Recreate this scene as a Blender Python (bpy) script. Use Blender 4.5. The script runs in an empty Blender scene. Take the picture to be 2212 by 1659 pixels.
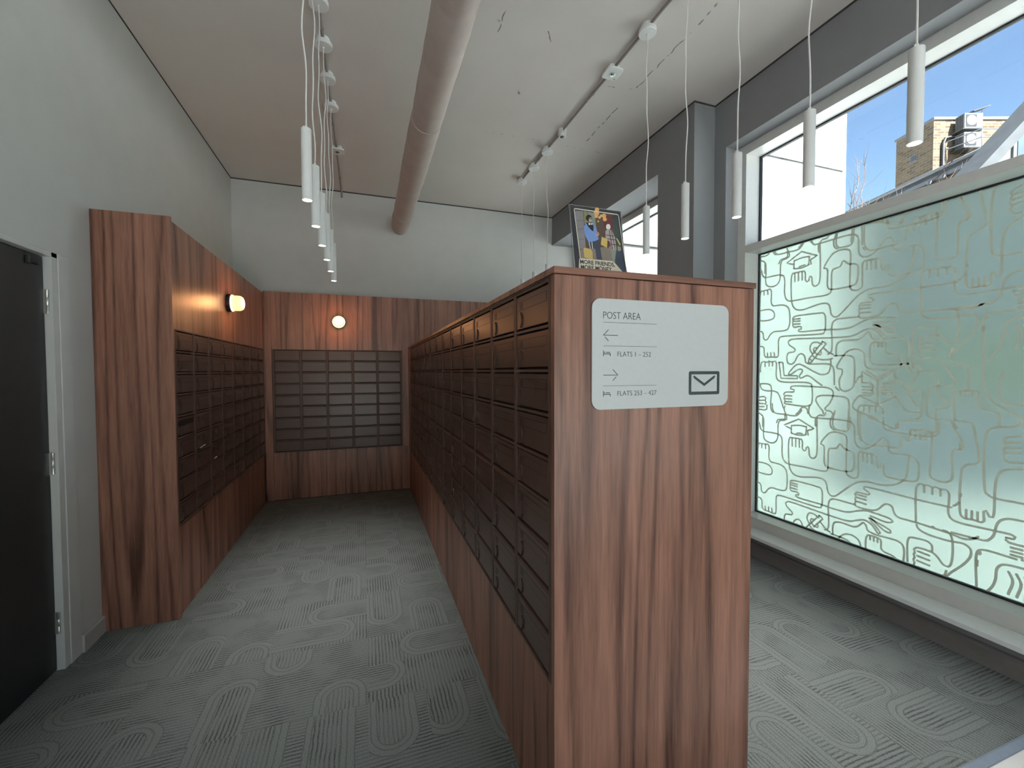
import bpy, bmesh, math, random
from mathutils import Vector, Matrix, Quaternion
random.seed(7)
SC = bpy.context.scene
COL = SC.collection
R = math.radians

# ---------------------------------------------------------------- camera
def set_camera():
    f, yaw, pitch, roll = 922.34, R(-19.1408), R(-1.7133), R(0.19115)
    M = Matrix.Rotation(yaw, 3, 'Z') @ Matrix.Rotation(pitch, 3, 'X') @ Matrix.Rotation(roll, 3, 'Y')
    cd = bpy.data.cameras.new('camera'); co = bpy.data.objects.new('camera', cd); COL.objects.link(co)
    right, fwd, up = M.col[0], M.col[1], M.col[2]
    B = Matrix((right, up, -fwd)).transposed().to_4x4()
    B.translation = (0, 0, 1.5)
    co.matrix_world = B
    cd.sensor_width = 36; cd.lens = 36 * f / 2212; cd.clip_start = 0.02; cd.clip_end = 400
    SC.camera = co
set_camera()

# ---------------------------------------------------------------- sky, sun, exposure
SUN_EL, SUN_AZ = R(42), (-0.09, -0.995)          # the sun stands behind the camera, high over the street
w = bpy.data.worlds.new('sky'); SC.world = w; w.use_nodes = True
nt = w.node_tree; nt.nodes.clear()
sk = nt.nodes.new('ShaderNodeTexSky'); sk.sky_type = 'NISHITA'; sk.sun_disc = False
sk.sun_elevation = SUN_EL; sk.sun_rotation = R(185); sk.altitude = 50; sk.air_density = 1.0; sk.dust_density = 0.4; sk.ozone_density = 2.0
bg = nt.nodes.new('ShaderNodeBackground'); bg.inputs[1].default_value = 0.105
wo = nt.nodes.new('ShaderNodeOutputWorld')
nt.links.new(sk.outputs[0], bg.inputs[0]); nt.links.new(bg.outputs[0], wo.inputs[0])
sd = bpy.data.lights.new('sun', 'SUN'); sd.energy = 12.0; sd.angle = R(0.6); sd.color = (0.97, 0.985, 1.0)
so = bpy.data.objects.new('sun', sd); COL.objects.link(so)
sv = Vector((SUN_AZ[0] * math.cos(SUN_EL), SUN_AZ[1] * math.cos(SUN_EL), math.sin(SUN_EL)))
so.rotation_euler = sv.to_track_quat('Z', 'Y').to_euler(); so.location = (0, -20, 30)
SC.view_settings.view_transform = 'Standard'; SC.view_settings.look = 'None'
SC.view_settings.gamma = 1; SC.view_settings.use_curve_mapping = False
SC.view_settings.exposure = 1.5
SC.cycles.use_denoising = True
SC.cycles.use_adaptive_sampling = True; SC.cycles.adaptive_threshold = 0.03
SC.cycles.max_bounces = 10; SC.cycles.diffuse_bounces = 6; SC.cycles.glossy_bounces = 3; SC.cycles.transmission_bounces = 6; SC.cycles.transparent_max_bounces = 6
SC.cycles.caustics_reflective = False; SC.cycles.sample_clamp_indirect = 20.0

# ---------------------------------------------------------------- node helpers
class S:
    """a shader socket that understands arithmetic"""
    def __init__(s, t, k): s.t = t; s.k = k
    def op(s, o, *a):
        n = s.t.nodes.new('ShaderNodeMath'); n.operation = o
        for i, v in enumerate((s,) + a):
            if isinstance(v, S): s.t.links.new(v.k, n.inputs[i])
            else: n.inputs[i].default_value = v
        return S(s.t, n.outputs[0])
    def __add__(s, o): return s.op('ADD', o)
    def __sub__(s, o): return s.op('SUBTRACT', o)
    def __mul__(s, o): return s.op('MULTIPLY', o)
    def __truediv__(s, o): return s.op('DIVIDE', o)
class Mat:
    def __init__(s, name):
        s.m = bpy.data.materials.new(name); s.m.use_nodes = True; s.t = s.m.node_tree
        s.b = s.t.nodes['Principled BSDF']; s.out = s.t.nodes['Material Output']
    def new(s, k): return s.t.nodes.new(k)
    def link(s, a, b): s.t.links.new(a.k if isinstance(a, S) else a, b)
    def pos(s):
        g = s.new('ShaderNodeNewGeometry'); x = s.new('ShaderNodeSeparateXYZ'); s.link(g.outputs['Position'], x.inputs[0])
        return [S(s.t, x.outputs[i]) for i in range(3)]
    def vec(s, x, y, z):
        c = s.new('ShaderNodeCombineXYZ')
        for i, v in enumerate((x, y, z)):
            if isinstance(v, S): s.link(v, c.inputs[i])
            else: c.inputs[i].default_value = v
        return c.outputs[0]
    def noise(s, v, scale, detail=3, rough=.5, dist=0):
        n = s.new('ShaderNodeTexNoise'); n.inputs['Scale'].default_value = scale; n.inputs['Detail'].default_value = detail
        n.inputs['Roughness'].default_value = rough; n.inputs['Distortion'].default_value = dist
        if v is not None: s.link(v, n.inputs['Vector'])
        return S(s.t, n.outputs[0])
    def white(s, v):
        n = s.new('ShaderNodeTexWhiteNoise'); n.noise_dimensions = '3D'; s.link(v, n.inputs['Vector']); return S(s.t, n.outputs['Value'])
    def ramp(s, fac, stops):
        r = s.new('ShaderNodeValToRGB'); e = r.color_ramp.elements
        while len(e) < len(stops): e.new(.5)
        for q, (p, c) in zip(e, stops): q.position = p; q.color = (*c, 1)
        s.link(fac, r.inputs[0]); return r.outputs[0]
    def mix(s, fac, a, b, mode='MIX'):
        n = s.new('ShaderNodeMix'); n.data_type = 'RGBA'; n.blend_type = mode
        for i, v in ((0, fac), (6, a), (7, b)):
            if isinstance(v, S) or not isinstance(v, (int, float, tuple)): s.link(v, n.inputs[i])
            else: n.inputs[i].default_value = v if i == 0 else (*v, 1)
        return n.outputs[2]
    def bump(s, h, strength=.3, dist=.01):
        n = s.new('ShaderNodeBump'); n.inputs['Strength'].default_value = strength; n.inputs['Distance'].default_value = dist
        s.link(h, n.inputs['Height']); s.link(n.outputs[0], s.b.inputs['Normal'])
    def set(s, **k):
        for a, v in k.items():
            a = {'color': 'Base Color', 'rough': 'Roughness', 'metal': 'Metallic', 'spec': 'Specular IOR Level', 'coat': 'Coat Weight', 'trans': 'Transmission Weight', 'ior': 'IOR', 'sheen': 'Sheen Weight'}[a]
            i = s.b.inputs[a]
            if isinstance(v, (int, float)): i.default_value = v
            elif isinstance(v, tuple): i.default_value = (*v, 1)
            else: s.link(v, i)
        return s
M = {}
def plain(name, color, rough=.5, var=.06, scale=30, metal=0, spec=.5, bump=0):
    m = Mat(name)
    n = m.noise(None, scale, 2)
    g = m.new('ShaderNodeTexCoord'); m.link(g.outputs['Object'], n.k.node.inputs['Vector'])
    lo = tuple(max(0, c * (1 - var)) for c in color); hi = tuple(c * (1 + var) for c in color)
    m.set(color=m.ramp(n, [(.3, lo), (.7, hi)]), rough=rough, metal=metal, spec=spec)
    if bump: m.bump(n, bump, .002)
    M[name] = m.m
    return m
def emissive(name, color, strength):
    m = Mat(name); m.set(color=(.8, .8, .8)); m.b.inputs['Emission Color'].default_value = (*color, 1); m.b.inputs['Emission Strength'].default_value = strength
    n = m.noise(None, 20); m.link(n * .02 + .4, m.b.inputs['Roughness']); M[name] = m.m

def wood(name, axis, dark, light, rough=.3):
    m = Mat(name); x, y, z = m.pos()
    k = .045
    p = {'z': (x, y, z * k), 'y': (x, y * k, z), 'x': (x * k, y, z)}[axis]
    v = m.vec(*p)
    big = m.noise(v, 3.6, 1, .5)
    streak = m.noise(v, 11, 5, .62)
    fine = m.noise(v, 75, 3, .7)
    hair = m.noise(v, 210, 1, .6)
    rings = (((big * 58 + streak * 3.0).op('SINE') * .5 + .5)).op('POWER', 5.0)
    sheets = m.white(m.vec(*[((q + .03) / .118).op('FLOOR') if i != 'xyz'.index(axis) else 0.0 for i, q in enumerate((x, y, z))]))
    t = streak * .95 + fine * .56 + hair * .18 - rings * .24 + sheets * .15 - .43
    m.set(color=m.ramp(t, [(.10, dark), (.42, tuple(a * .55 + b * .45 for a, b in zip(dark, light))), (.78, light)]), rough=(hair * .1 + rough))
    M[name] = m.m
DK, LT = (.090, .035, .022), (.46, .215, .145)
wood('walnut', 'z', DK, LT); wood('walnut_across', 'x', DK, LT); wood('walnut_along', 'y', DK, LT)

plain('wall_paint', (.56, .56, .545), .75, .02, 6, spec=.2)
plain('wall_paint_shaded', (.27, .274, .285), .7, .02, 6, spec=.2)  # wall paint darkened: backlit shade of the window wall put into the colour
plain('mail_brown', (.108, .060, .046), .30, .04, 8, spec=.38)
plain('mail_frame', (.115, .066, .052), .5, .04, 8, spec=.38)
plain('mail_dark', (.012, .009, .008), .6)
plain('mail_plate', (.06, .04, .034), .45)
plain('white_metal', (.72, .72, .71), .45, .02)
plain('white_cord', (.68, .66, .64), .6, .04)
plain('conduit', (.30, .265, .245), .5, .05)
plain('lagging', (.48, .395, .36), .55, .06, 9, bump=.25)
plain('door_dark', (.018, .020, .021), .45, .08, 12)
plain('steel', (.55, .54, .50), .35, .05, metal=.8)
plain('frame_grey', (.66, .66, .64), .36, .02)
plain('gasket', (.015, .017, .02), .5)
plain('sill_white', (.80, .83, .83), .28, .02)
plain('skirting', (.22, .205, .20), .5, .03)
plain('skirting_white', (.45, .43, .41), .5, .03)
plain('gap_shade', (.05, .045, .045), .8)
plain('sign_white', (.50, .515, .515), .45, .015, 60)
plain('sign_ink', (.03, .045, .045), .5)
plain('black_ring', (.02, .02, .018), .4)
plain('chrome', (.6, .6, .6), .2, .03, metal=1)
plain('white_plastic', (.68, .68, .66), .4, .02)
plain('paper', (.75, .74, .70), .6, .03)
plain('lens_dark', (.12, .12, .12), .15, .1)
plain('tile_light', (.62, .615, .61), .35, .04, 5)
plain('edge_trim', (.20, .24, .30), .4, .05)
plain('render_white', (.84, .84, .82), .7, .03, .8)
plain('joint_grey', (.05, .05, .05), .8)
plain('paving', (.72, .715, .69), .8, .12, 1.2)
plain('fascia', (.15, .153, .156), .5, .05, 2)
plain('slate', (.05, .052, .055), .7, .15, 4)
plain('roof_lead', (.06, .062, .066), .6, .12, 3)
plain('aluminium', (.09, .092, .092), .35, .05, metal=.6)
plain('dark_pipe', (.03, .03, .035), .5)
plain('bark', (.12, .085, .07), .8, .2)
plain('leaf', (.055, .115, .038), .7, .35, 3)
plain('blue_grey', (.04, .062, .08), .6, .15, 2)
plain('concrete', (.09, .088, .086), .8, .1, 3)
emissive('lamp_white', (1, .96, .9), 4.0)
emissive('lamp_warm', (1, .60, .20), .55)
emissive('lamp_warm_rim', (1, .82, .52), .9)

def mk_carpet():
    m = Mat('carpet'); x, y, z = m.pos()
    tl = .5
    cx = (x / tl).op('FLOOR'); cy = (y / tl).op('FLOOR')
    fx = (x / tl) - cx; fy = (y / tl) - cy
    r = m.white(m.vec(cx, cy, 1.3)); sw = r.op('GREATER_THAN', .5)
    inv = sw * -1.0 + 1.0
    u = fx * inv + fy * sw; v = fy * inv + fx * sw
    col = (u * 2.0).op('FLOOR')
    r2 = m.white(m.vec(cx * 3.0 + col, cy, 7.1)); r3 = m.white(m.vec(cx + 11.0, cy * 3.0 + col, 3.7)); r4 = m.white(m.vec(cx, cy + col * 5.0, 9.7))
    lu = (u * 2.0 - col - .5) + (r3 - .5) * .5            # across one column
    fl = r2.op('GREATER_THAN', .5)
    lv = v * (fl * -1.0 + 1.0) + (v * -1.0 + 1.0) * fl
    v0 = r4 * .55 + .1
    a = lu * .25
    b = ((lv - v0) * .5).op('MAXIMUM', 0.0)
    wob = (m.noise(m.vec(x, y, 0.0), 14, 2) - .5) * .010
    d = (a * a + b * b).op('SQRT') + wob
    w_ = 2 * math.pi / .0175
    clip = lambda q: q.op('MAXIMUM', 0.0).op('MINIMUM', 1.0)
    inside = clip((d * -1.0 + .058) * 400.0); outside = clip((d - .112) * 400.0)
    dash = m.noise(m.vec(x, y, 5.0), 110, 2); area = m.noise(m.vec(x, y, 2.0), 6.0, 2)
    amp = clip((area - .34) * 4.0)  .op('MAXIMUM', .40)
    l1 = clip((((a + wob) * w_).op('SINE') - .1) * 2.2) * inside
    l2 = clip((((lv * .5 + wob) * w_).op('SINE') - .1) * 2.2) * outside
    edge = None
    for q in (.058, .082, .112):
        e = clip((d - q).op('ABSOLUTE') * -260.0 + 1.0); edge = e if edge is None else edge.op('MAXIMUM', e)
    ln = clip(((l1 + l2) * amp).op('MAXIMUM', edge * .8) * (dash * 1.5 + .15))
    fuzz = m.noise(m.vec(x, y, z), 300, 3, .75)
    base = m.ramp(fuzz, [(.3, (.070, .080, .077)), (.70, (.275, .305, .295))])
    c = m.mix(ln * .72, base, (.036, .040, .040))
    m.set(color=c, rough=.95, spec=.1)
    m.bump(fuzz, .45, .004)
    M['carpet'] = m.m
mk_carpet()

def mk_ceiling():
    m = Mat('ceiling_paint'); x, y, z = m.pos()
    n = m.noise(m.vec(x, y, z), 3.0, 3)
    c = m.ramp(n, [(.3, (.63, .59, .555)), (.7, (.655, .613, .578))])
    tot = None; wob = (m.noise(m.vec(x, y, 1.7), 7, 2) - .5) * .05; br = ((m.noise(m.vec(x, y, 4.1), 16, 1) - .40) * 8.0).op('MAXIMUM', 0.0).op('MINIMUM', 1.0)
    for (x0, y0, x1, y1, wd) in CRACKS:
        dx, dy = x1 - x0, y1 - y0; L2 = dx * dx + dy * dy
        t = (((x - x0) * dx + (y - y0) * dy) / L2).op('MAXIMUM', 0.0).op('MINIMUM', 1.0)
        px = x - (t * dx + x0) + wob; py = y - (t * dy + y0)
        d = (px * px + py * py).op('SQRT')
        k = (d * (-1.0 / wd) + 1.0).op('MAXIMUM', 0.0).op('MINIMUM', 1.0)
        tot = k if tot is None else tot.op('MAXIMUM', k)
    m.set(color=m.mix(tot * br, c, (.06, .052, .047)), rough=.85, spec=.2)
    m.bump(n, .08, .01)
    M['ceiling_paint'] = m.m

def mk_glass():
    m = Mat('clear_glass'); t = m.t
    tr = m.new('ShaderNodeBsdfTransparent'); tr.inputs[0].default_value = (.95, .98, .97, 1)
    gl = m.new('ShaderNodeBsdfGlossy'); gl.inputs['Roughness'].default_value = .02
    fr = m.new('ShaderNodeFresnel'); fr.inputs[0].default_value = 1.45
    n = m.noise(None, 3); f = S(t, fr.outputs[0]) * .6 + n * .001
    mx = m.new('ShaderNodeMixShader'); m.link(f, mx.inputs[0]); m.link(tr.outputs[0], mx.inputs[1]); m.link(gl.outputs[0], mx.inputs[2]); m.link(mx.outputs[0], m.out.inputs[0])
    M['clear_glass'] = m.m
    m = Mat('frosted_film')
    n = m.noise(None, 160, 3)
    rf = m.new('ShaderNodeBsdfRefraction'); rf.inputs['IOR'].default_value = 1.33; rf.inputs['Roughness'].default_value = .36; rf.inputs[0].default_value = (.352, .405, .378, 1)
    tl = m.new('ShaderNodeBsdfTranslucent'); tl.inputs[0].default_value = (.66, .75, .72, 1)
    df = m.new('ShaderNodeBsdfDiffuse'); df.inputs[0].default_value = (.40, .46, .44, 1)
    a = m.new('ShaderNodeMixShader'); m.link(n * .02 + .15, a.inputs[0]); m.link(rf.outputs[0], a.inputs[1]); m.link(tl.outputs[0], a.inputs[2])
    b = m.new('ShaderNodeMixShader'); b.inputs[0].default_value = .10; m.link(a.outputs[0], b.inputs[1]); m.link(df.outputs[0], b.inputs[2]); m.link(b.outputs[0], m.out.inputs[0])
    M['frosted_film'] = m.m
mk_glass()
def mk_vinyl():
    m = Mat('film_line'); n = m.noise(None, 40, 2)
    df = m.new('ShaderNodeBsdfDiffuse'); m.link(m.ramp(n, [(.3, (.46, .42, .37)), (.7, (.49, .45, .40))]), df.inputs[0])
    tl = m.new('ShaderNodeBsdfTranslucent'); tl.inputs[0].default_value = (.86, .79, .69, 1)
    a = m.new('ShaderNodeMixShader'); a.inputs[0].default_value = .60; m.link(df.outputs[0], a.inputs[1]); m.link(tl.outputs[0], a.inputs[2]); m.link(a.outputs[0], m.out.inputs[0])
    M['film_line'] = m.m
mk_vinyl()

def mk_brick(name, c1, c2, mortar, scale=1.0):
    m = Mat(name)
    tc = m.new('ShaderNodeTexCoord'); mp = m.new('ShaderNodeMapping'); m.link(tc.outputs['UV'], mp.inputs[0])
    b = m.new('ShaderNodeTexBrick'); b.inputs['Scale'].default_value = scale
    b.inputs['Brick Width'].default_value = .40; b.inputs['Row Height'].default_value = .15; b.inputs['Mortar Size'].default_value = .02
    b.inputs['Color1'].default_value = (*c1, 1); b.inputs['Color2'].default_value = (*c2, 1); b.inputs['Mortar'].default_value = (*mortar, 1)
    m.link(mp.outputs[0], b.inputs['Vector'])
    n = m.noise(tc.outputs['UV'], 1.5, 4)
    c = m.mix(n * .5, b.outputs[0], tuple(v * .6 for v in c1))
    m.set(color=c, rough=.85, spec=.2)
    M[name] = m.m
mk_brick('brick_stock', (.180, .130, .080), (.075, .052, .034), (.19, .16, .125))
mk_brick('brick_lower', (.16, .105, .065), (.105, .065, .045), (.18, .155, .125))

# ---------------------------------------------------------------- mesh helpers
def bm_new(): return bmesh.new()
def box(bm, x0, x1, y0, y1, z0, z1, mi=0):
    v = [bm.verts.new(p) for p in ((x0, y0, z0), (x1, y0, z0), (x1, y1, z0), (x0, y1, z0), (x0, y0, z1), (x1, y0, z1), (x1, y1, z1), (x0, y1, z1))]
    for f in ((3, 2, 1, 0), (4, 5, 6, 7), (0, 1, 5, 4), (1, 2, 6, 5), (2, 3, 7, 6), (3, 0, 4, 7)):
        bm.faces.new([v[i] for i in f]).material_index = mi
    return v
def frame_dirs(d):
    d = Vector(d).normalized(); a = Vector((0, 0, 1)) if abs(d.z) < .9 else Vector((1, 0, 0))
    u = d.cross(a).normalized(); return u, d.cross(u).normalized()
def tube(bm, pts, r, n=8, cap=True):
    pts = [Vector(p) for p in pts]; rings = []
    rr = r if isinstance(r, (list, tuple)) else [r] * len(pts)
    u = None
    for i, p in enumerate(pts):
        d = (pts[min(i + 1, len(pts) - 1)] - pts[max(i - 1, 0)]).normalized()
        if u is None: u, w_ = frame_dirs(d)
        u = (u - d * u.dot(d)).normalized(); w_ = d.cross(u)
        rings.append([bm.verts.new(p + (u * math.cos(2 * math.pi * k / n) + w_ * math.sin(2 * math.pi * k / n)) * rr[i]) for k in range(n)])
    for a, b in zip(rings, rings[1:]):
        for k in range(n): f = bm.faces.new((a[k], a[(k + 1) % n], b[(k + 1) % n], b[k])); f.smooth = True
    if cap:
        bm.faces.new(list(reversed(rings[0]))); bm.faces.new(rings[-1])
def lathe(bm, prof, o=(0, 0, 0), axis='z', n=24):
    """prof: (radius, height) pairs; revolved about the axis through o"""
    rings = []
    for r, h in prof:
        ring = []
        for k in range(n):
            c, s_ = math.cos(2 * math.pi * k / n) * max(r, 1e-5), math.sin(2 * math.pi * k / n) * max(r, 1e-5)
            p = {'z': (c, s_, h), 'x': (h, c, s_), 'y': (c, h, s_)}[axis]
            ring.append(bm.verts.new(Vector(o) + Vector(p)))
        rings.append(ring)
    for a, b in zip(rings, rings[1:]):
        for k in range(n): f = bm.faces.new((a[k], a[(k + 1) % n], b[(k + 1) % n], b[k])); f.smooth = True
    bm.faces.new(rings[0]); bm.faces.new(rings[-1])
def prism(bm, pts, fn, t0, t1):
    """2-D outline pts extruded from t0 to t1; fn(a, b, t) gives the 3-D point"""
    A = [bm.verts.new(fn(a, b, t0)) for a, b in pts]; B = [bm.verts.new(fn(a, b, t1)) for a, b in pts]
    bm.faces.new(list(reversed(A))); bm.faces.new(B)
    n = len(pts)
    for i in range(n): bm.faces.new((A[i], A[(i + 1) % n], B[(i + 1) % n], B[i]))
def rrect(x0, x1, y0, y1, r, n=6):
    p = []
    for cx_, cy_, a0 in ((x1 - r, y1 - r, 0), (x0 + r, y1 - r, 90), (x0 + r, y0 + r, 180), (x1 - r, y0 + r, 270)):
        for k in range(n + 1):
            a = R(a0 + 90 * k / n); p.append((cx_ + r * math.cos(a), cy_ + r * math.sin(a)))
    return p
def mesh(name, bm, mats, smooth_fix=True):
    bmesh.ops.recalc_face_normals(bm, faces=bm.faces[:])
    for e in bm.edges:
        if len(e.link_faces) == 2 and e.calc_face_angle(0) > .6: e.smooth = False
    me = bpy.data.meshes.new(name); bm.to_mesh(me); bm.free()
    for k in (mats if isinstance(mats, (list, tuple)) else [mats]): me.materials.append(M[k])
    return me
def obj(name, bm, mats, parent=None, bevel=0):
    me = bm if isinstance(bm, bpy.types.Mesh) else mesh(name, bm, mats)
    o = bpy.data.objects.new(name, me); COL.objects.link(o)
    if parent is not None: o.parent = parent; o.matrix_parent_inverse = parent.matrix_world.inverted() if False else Matrix.Translation(-parent.location) if parent.type == 'EMPTY' else Matrix.Identity(4)
    if bevel:
        b = o.modifiers.new('bevel', 'BEVEL'); b.width = bevel; b.segments = 2; b.limit_method = 'ANGLE'
    return o
def thing(name, label, cat, loc, group=None, kind=None):
    e = bpy.data.objects.new(name, None); COL.objects.link(e); e.location = loc; e.empty_display_size = .05
    return tag(e, label, cat, group, kind)
def tag(o, label=None, cat=None, group=None, kind=None):
    if label: o['label'] = label
    if cat: o['category'] = cat
    if group: o['group'] = group
    if kind: o['kind'] = kind
    return o
def struct(name, bm, mats, label, cat, bevel=0): return tag(obj(name, bm, mats, None, bevel), label, cat, None, 'structure')
def abox(name, dims, mat, parent=None, bevel=0):
    b = bm_new(); box(b, *dims); return obj(name, b, mat, parent, bevel)

# ================================================================= the room
XL, XA, XB, YB, ZC, YF = -1.447, 2.68, 2.90, 5.88, 3.786, -4.2
CRACKS = [(2.112, 2.13, 2.119, 2.431, .009), (2.119, 2.431, 2.115, 2.994, .006), (2.119, 3.271, 2.119, 3.876, .007), (1.131, 3.987, 1.643, 3.976, .004),
          (1.861, 3.976, 2.358, 3.989, .004), (.878, 2.631, .881, 2.902, .005), (1.203, 2.699, 1.253, 2.774, .006), (2.037, 3.036, 2.078, 3.026, .014),
          (1.893, 3.05, 1.937, 3.046, .008), (1.21, 3.327, 1.234, 3.368, .012), (.857, 2.725, .874, 2.735, .015)]
mk_ceiling()

b = bm_new(); box(b, XL - .3, XB + .1, .925, YB + .3, -.12, 0)
struct('floor', b, 'carpet', 'grey-green looped carpet with nested arch pattern', 'carpet')
b = bm_new(); box(b, XL - .3, XB + .1, YF - .2, .895, -.12, -.004)
struct('floor', b, 'tile_light', 'pale smooth lobby floor beyond the carpet edge', 'floor')
b = bm_new(); prism(b, [(.893, -.1), (.927, -.1), (.927, .004), (.918, .009), (.893, .002)], lambda a, c, t: (t, a, c), XL, XB + .07)
struct('trim_1', b, 'edge_trim', 'blue-grey threshold strip along the carpet edge', 'trim')
b = bm_new(); box(b, XL - .3, 3.28, YF - .2, YB + .32, ZC, ZC + .3)
struct('ceiling', b, 'ceiling_paint', 'taupe painted concrete ceiling with thin cracks', 'ceiling')

# left wall, with the opening of the dark door
DY0, DY1, DZ = 1.80, 2.787, 2.095
b = bm_new()
box(b, XL - .3, XL, YF, DY0, 0, ZC); box(b, XL - .3, XL, DY1, YB + .3, 0, ZC); box(b, XL - .3, XL, DY0, DY1, DZ, ZC)
struct('wall_left', b, 'wall_paint', 'light grey plastered wall beside the dark door', 'wall')
b = bm_new(); box(b, XL, 3.28, YB, YB + .3, 0, ZC)
struct('wall_back', b, 'wall_paint', 'grey wall above the wood panelling where the big pipe ends', 'wall')
b = bm_new(); box(b, XL - .3, -1.2, YF - .2, YF, 0, ZC); box(b, 2.75, 3.28, YF - .2, YF, 0, ZC); box(b, -1.2, 2.75, YF - .2, YF, 2.26, ZC)
struct('wall_front', b, 'wall_paint', 'plain grey wall of the lobby behind the viewer', 'wall')
# window wall: a pier and two depths
WZ0, WZ1 = .17, 3.375
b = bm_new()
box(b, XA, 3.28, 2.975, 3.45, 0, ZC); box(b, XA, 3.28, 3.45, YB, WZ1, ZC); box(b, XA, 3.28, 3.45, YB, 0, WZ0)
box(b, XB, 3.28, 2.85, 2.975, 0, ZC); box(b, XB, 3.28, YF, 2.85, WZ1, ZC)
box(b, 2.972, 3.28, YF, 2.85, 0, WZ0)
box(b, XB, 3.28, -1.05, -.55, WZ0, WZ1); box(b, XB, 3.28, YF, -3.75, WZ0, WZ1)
struct('wall_right', b, 'wall_paint_shaded', 'dark backlit grey wall with pier around the street windows', 'wall')
# dark strips painted as the shade line where walls meet the ceiling
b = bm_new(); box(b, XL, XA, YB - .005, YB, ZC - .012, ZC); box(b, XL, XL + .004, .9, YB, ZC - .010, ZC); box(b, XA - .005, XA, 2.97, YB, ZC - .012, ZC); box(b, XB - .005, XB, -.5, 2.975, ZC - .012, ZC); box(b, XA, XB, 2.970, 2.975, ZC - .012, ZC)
struct('shadow_strip', b, 'gap_shade', 'dark thin strip painted as shadow line where ceiling meets walls', 'trim')

b = bm_new(); prism(b, [(0, 0), (.016, 0), (.016, .085), (.010, .095), (0, .095)], lambda a, c, t: (XL + a, t, c), 2.875, 3.07)
struct('baseboard_left', b, 'skirting_white', 'short off-white skirting board between door frame and mailbox cabinet', 'skirting')
b = bm_new(); prism(b, [(0, 0), (-.020, 0), (-.020, .088), (-.012, .102), (0, .108)], lambda a, c, t: (2.972 + a, t, c), -4.1, 2.85)
struct('baseboard_right', b, 'skirting', 'grey skirting board under the window sill', 'skirting')

# ---- door
d = thing('door_1', 'dark grey flush door with steel hinges in the left wall', 'door', (XL, 2.3, 0), None, 'structure')
abox('door_leaf', (XL - .075, XL - .030, DY0 + .03, 2.742, .006, 2.066), 'door_dark', d, .002)
b = bm_new(); box(b, XL - .16, XL + .001, 2.745, DY1, 0, DZ); box(b, XL - .16, XL + .001, DY0, DY1, 2.070, DZ); box(b, XL - .16, XL + .001, DY0, DY0 + .027, 0, DZ)
obj('door_frame', b, 'wall_paint', d, .002)
b = bm_new(); box(b, XL, XL + .006, DY1, 2.872, 0, DZ + .0); obj('architrave', b, 'wall_paint', d, .002)
for z0, z1 in ((1.79, 1.908), (.995, 1.102), (.19, .297)):
    b = bm_new(); lathe(b, [(.0075, z0), (.0075, z0 + (z1 - z0) * .32), (.0068, z0 + (z1 - z0) * .33), (.0075, z0 + (z1 - z0) * .34), (.0075, z0 + (z1 - z0) * .66), (.0068, z0 + (z1 - z0) * .67), (.0075, z0 + (z1 - z0) * .68), (.0075, z1)], (XL - .018, 2.744, 0), 'z', 12)
    box(b, XL - .03, XL - .022, 2.736, 2.752, z0, z1); obj('hinge', b, 'steel', d)
b = bm_new(); box(b, XL - .03, XL - .018, 2.632, 2.70, 2.018, 2.040); box(b, XL - .03, XL - .014, 2.622, 2.636, 2.012, 2.046); obj('closer_bracket', b, 'black_ring', d, .002)

# ================================================================= windows
def window(name, label, y0, y1, xin, drawing, lower):
    """y0 < y1: opening; frame front at x = 3.035, panes at x = 3.19"""
    wd = thing(name, label, 'window', (3.035, (y0 + y1) / 2, WZ0), None, 'structure')
    f, fo, g = 3.035, 3.216, 3.186
    abox('jamb', (f, fo, y1 - .08, y1, .2, WZ1), 'frame_grey', wd, .002); abox('jamb', (f, fo, y0, y0 + .08, .2, WZ1), 'frame_grey', wd, .002)
    abox('head_rail', (f, fo, y0 + .08, y1 - .08, 3.30, WZ1), 'frame_grey', wd, .002)
    abox('bottom_rail', (f, fo, y0 + .08, y1 - .08, .2, .283), 'frame_grey', wd, .002)
    abox('transom', (f, fo, y0 + .08, y1 - .08, 2.487, 2.545), 'frame_grey', wd, .003)
    abox('sill', (xin - .018, f + .1, y0 + .001, y1 - .001, .172, .2), 'sill_white', wd, .003)
    ya, yb = y0 + .08, y1 - .08
    for k, (z0, z1) in enumerate(((.283, 2.487), (2.545, 3.30))):
        b = bm_new(); t = .011
        box(b, g - .006, g + .02, ya, yb, z0, z0 + t); box(b, g - .006, g + .02, ya, yb, z1 - t, z1); box(b, g - .006, g + .02, ya, ya + t, z0 + t, z1 - t); box(b, g - .006, g + .02, yb - t, yb, z0 + t, z1 - t)
        obj('gasket', b, 'gasket', wd)
        p = abox('pane', (g, g + .010, ya + t, yb - t, z0 + t, z1 - t), 'frosted_film' if (k == 0 and lower) else 'clear_glass', wd)
        if k == 0 and drawing:
            tag(drawing_film(p, ya + t, yb - t, z0 + .004, z1 - .004, g - .0006), 'grey line drawing of hands, heads and graduation caps on the frosted pane')
    return wd

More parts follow.
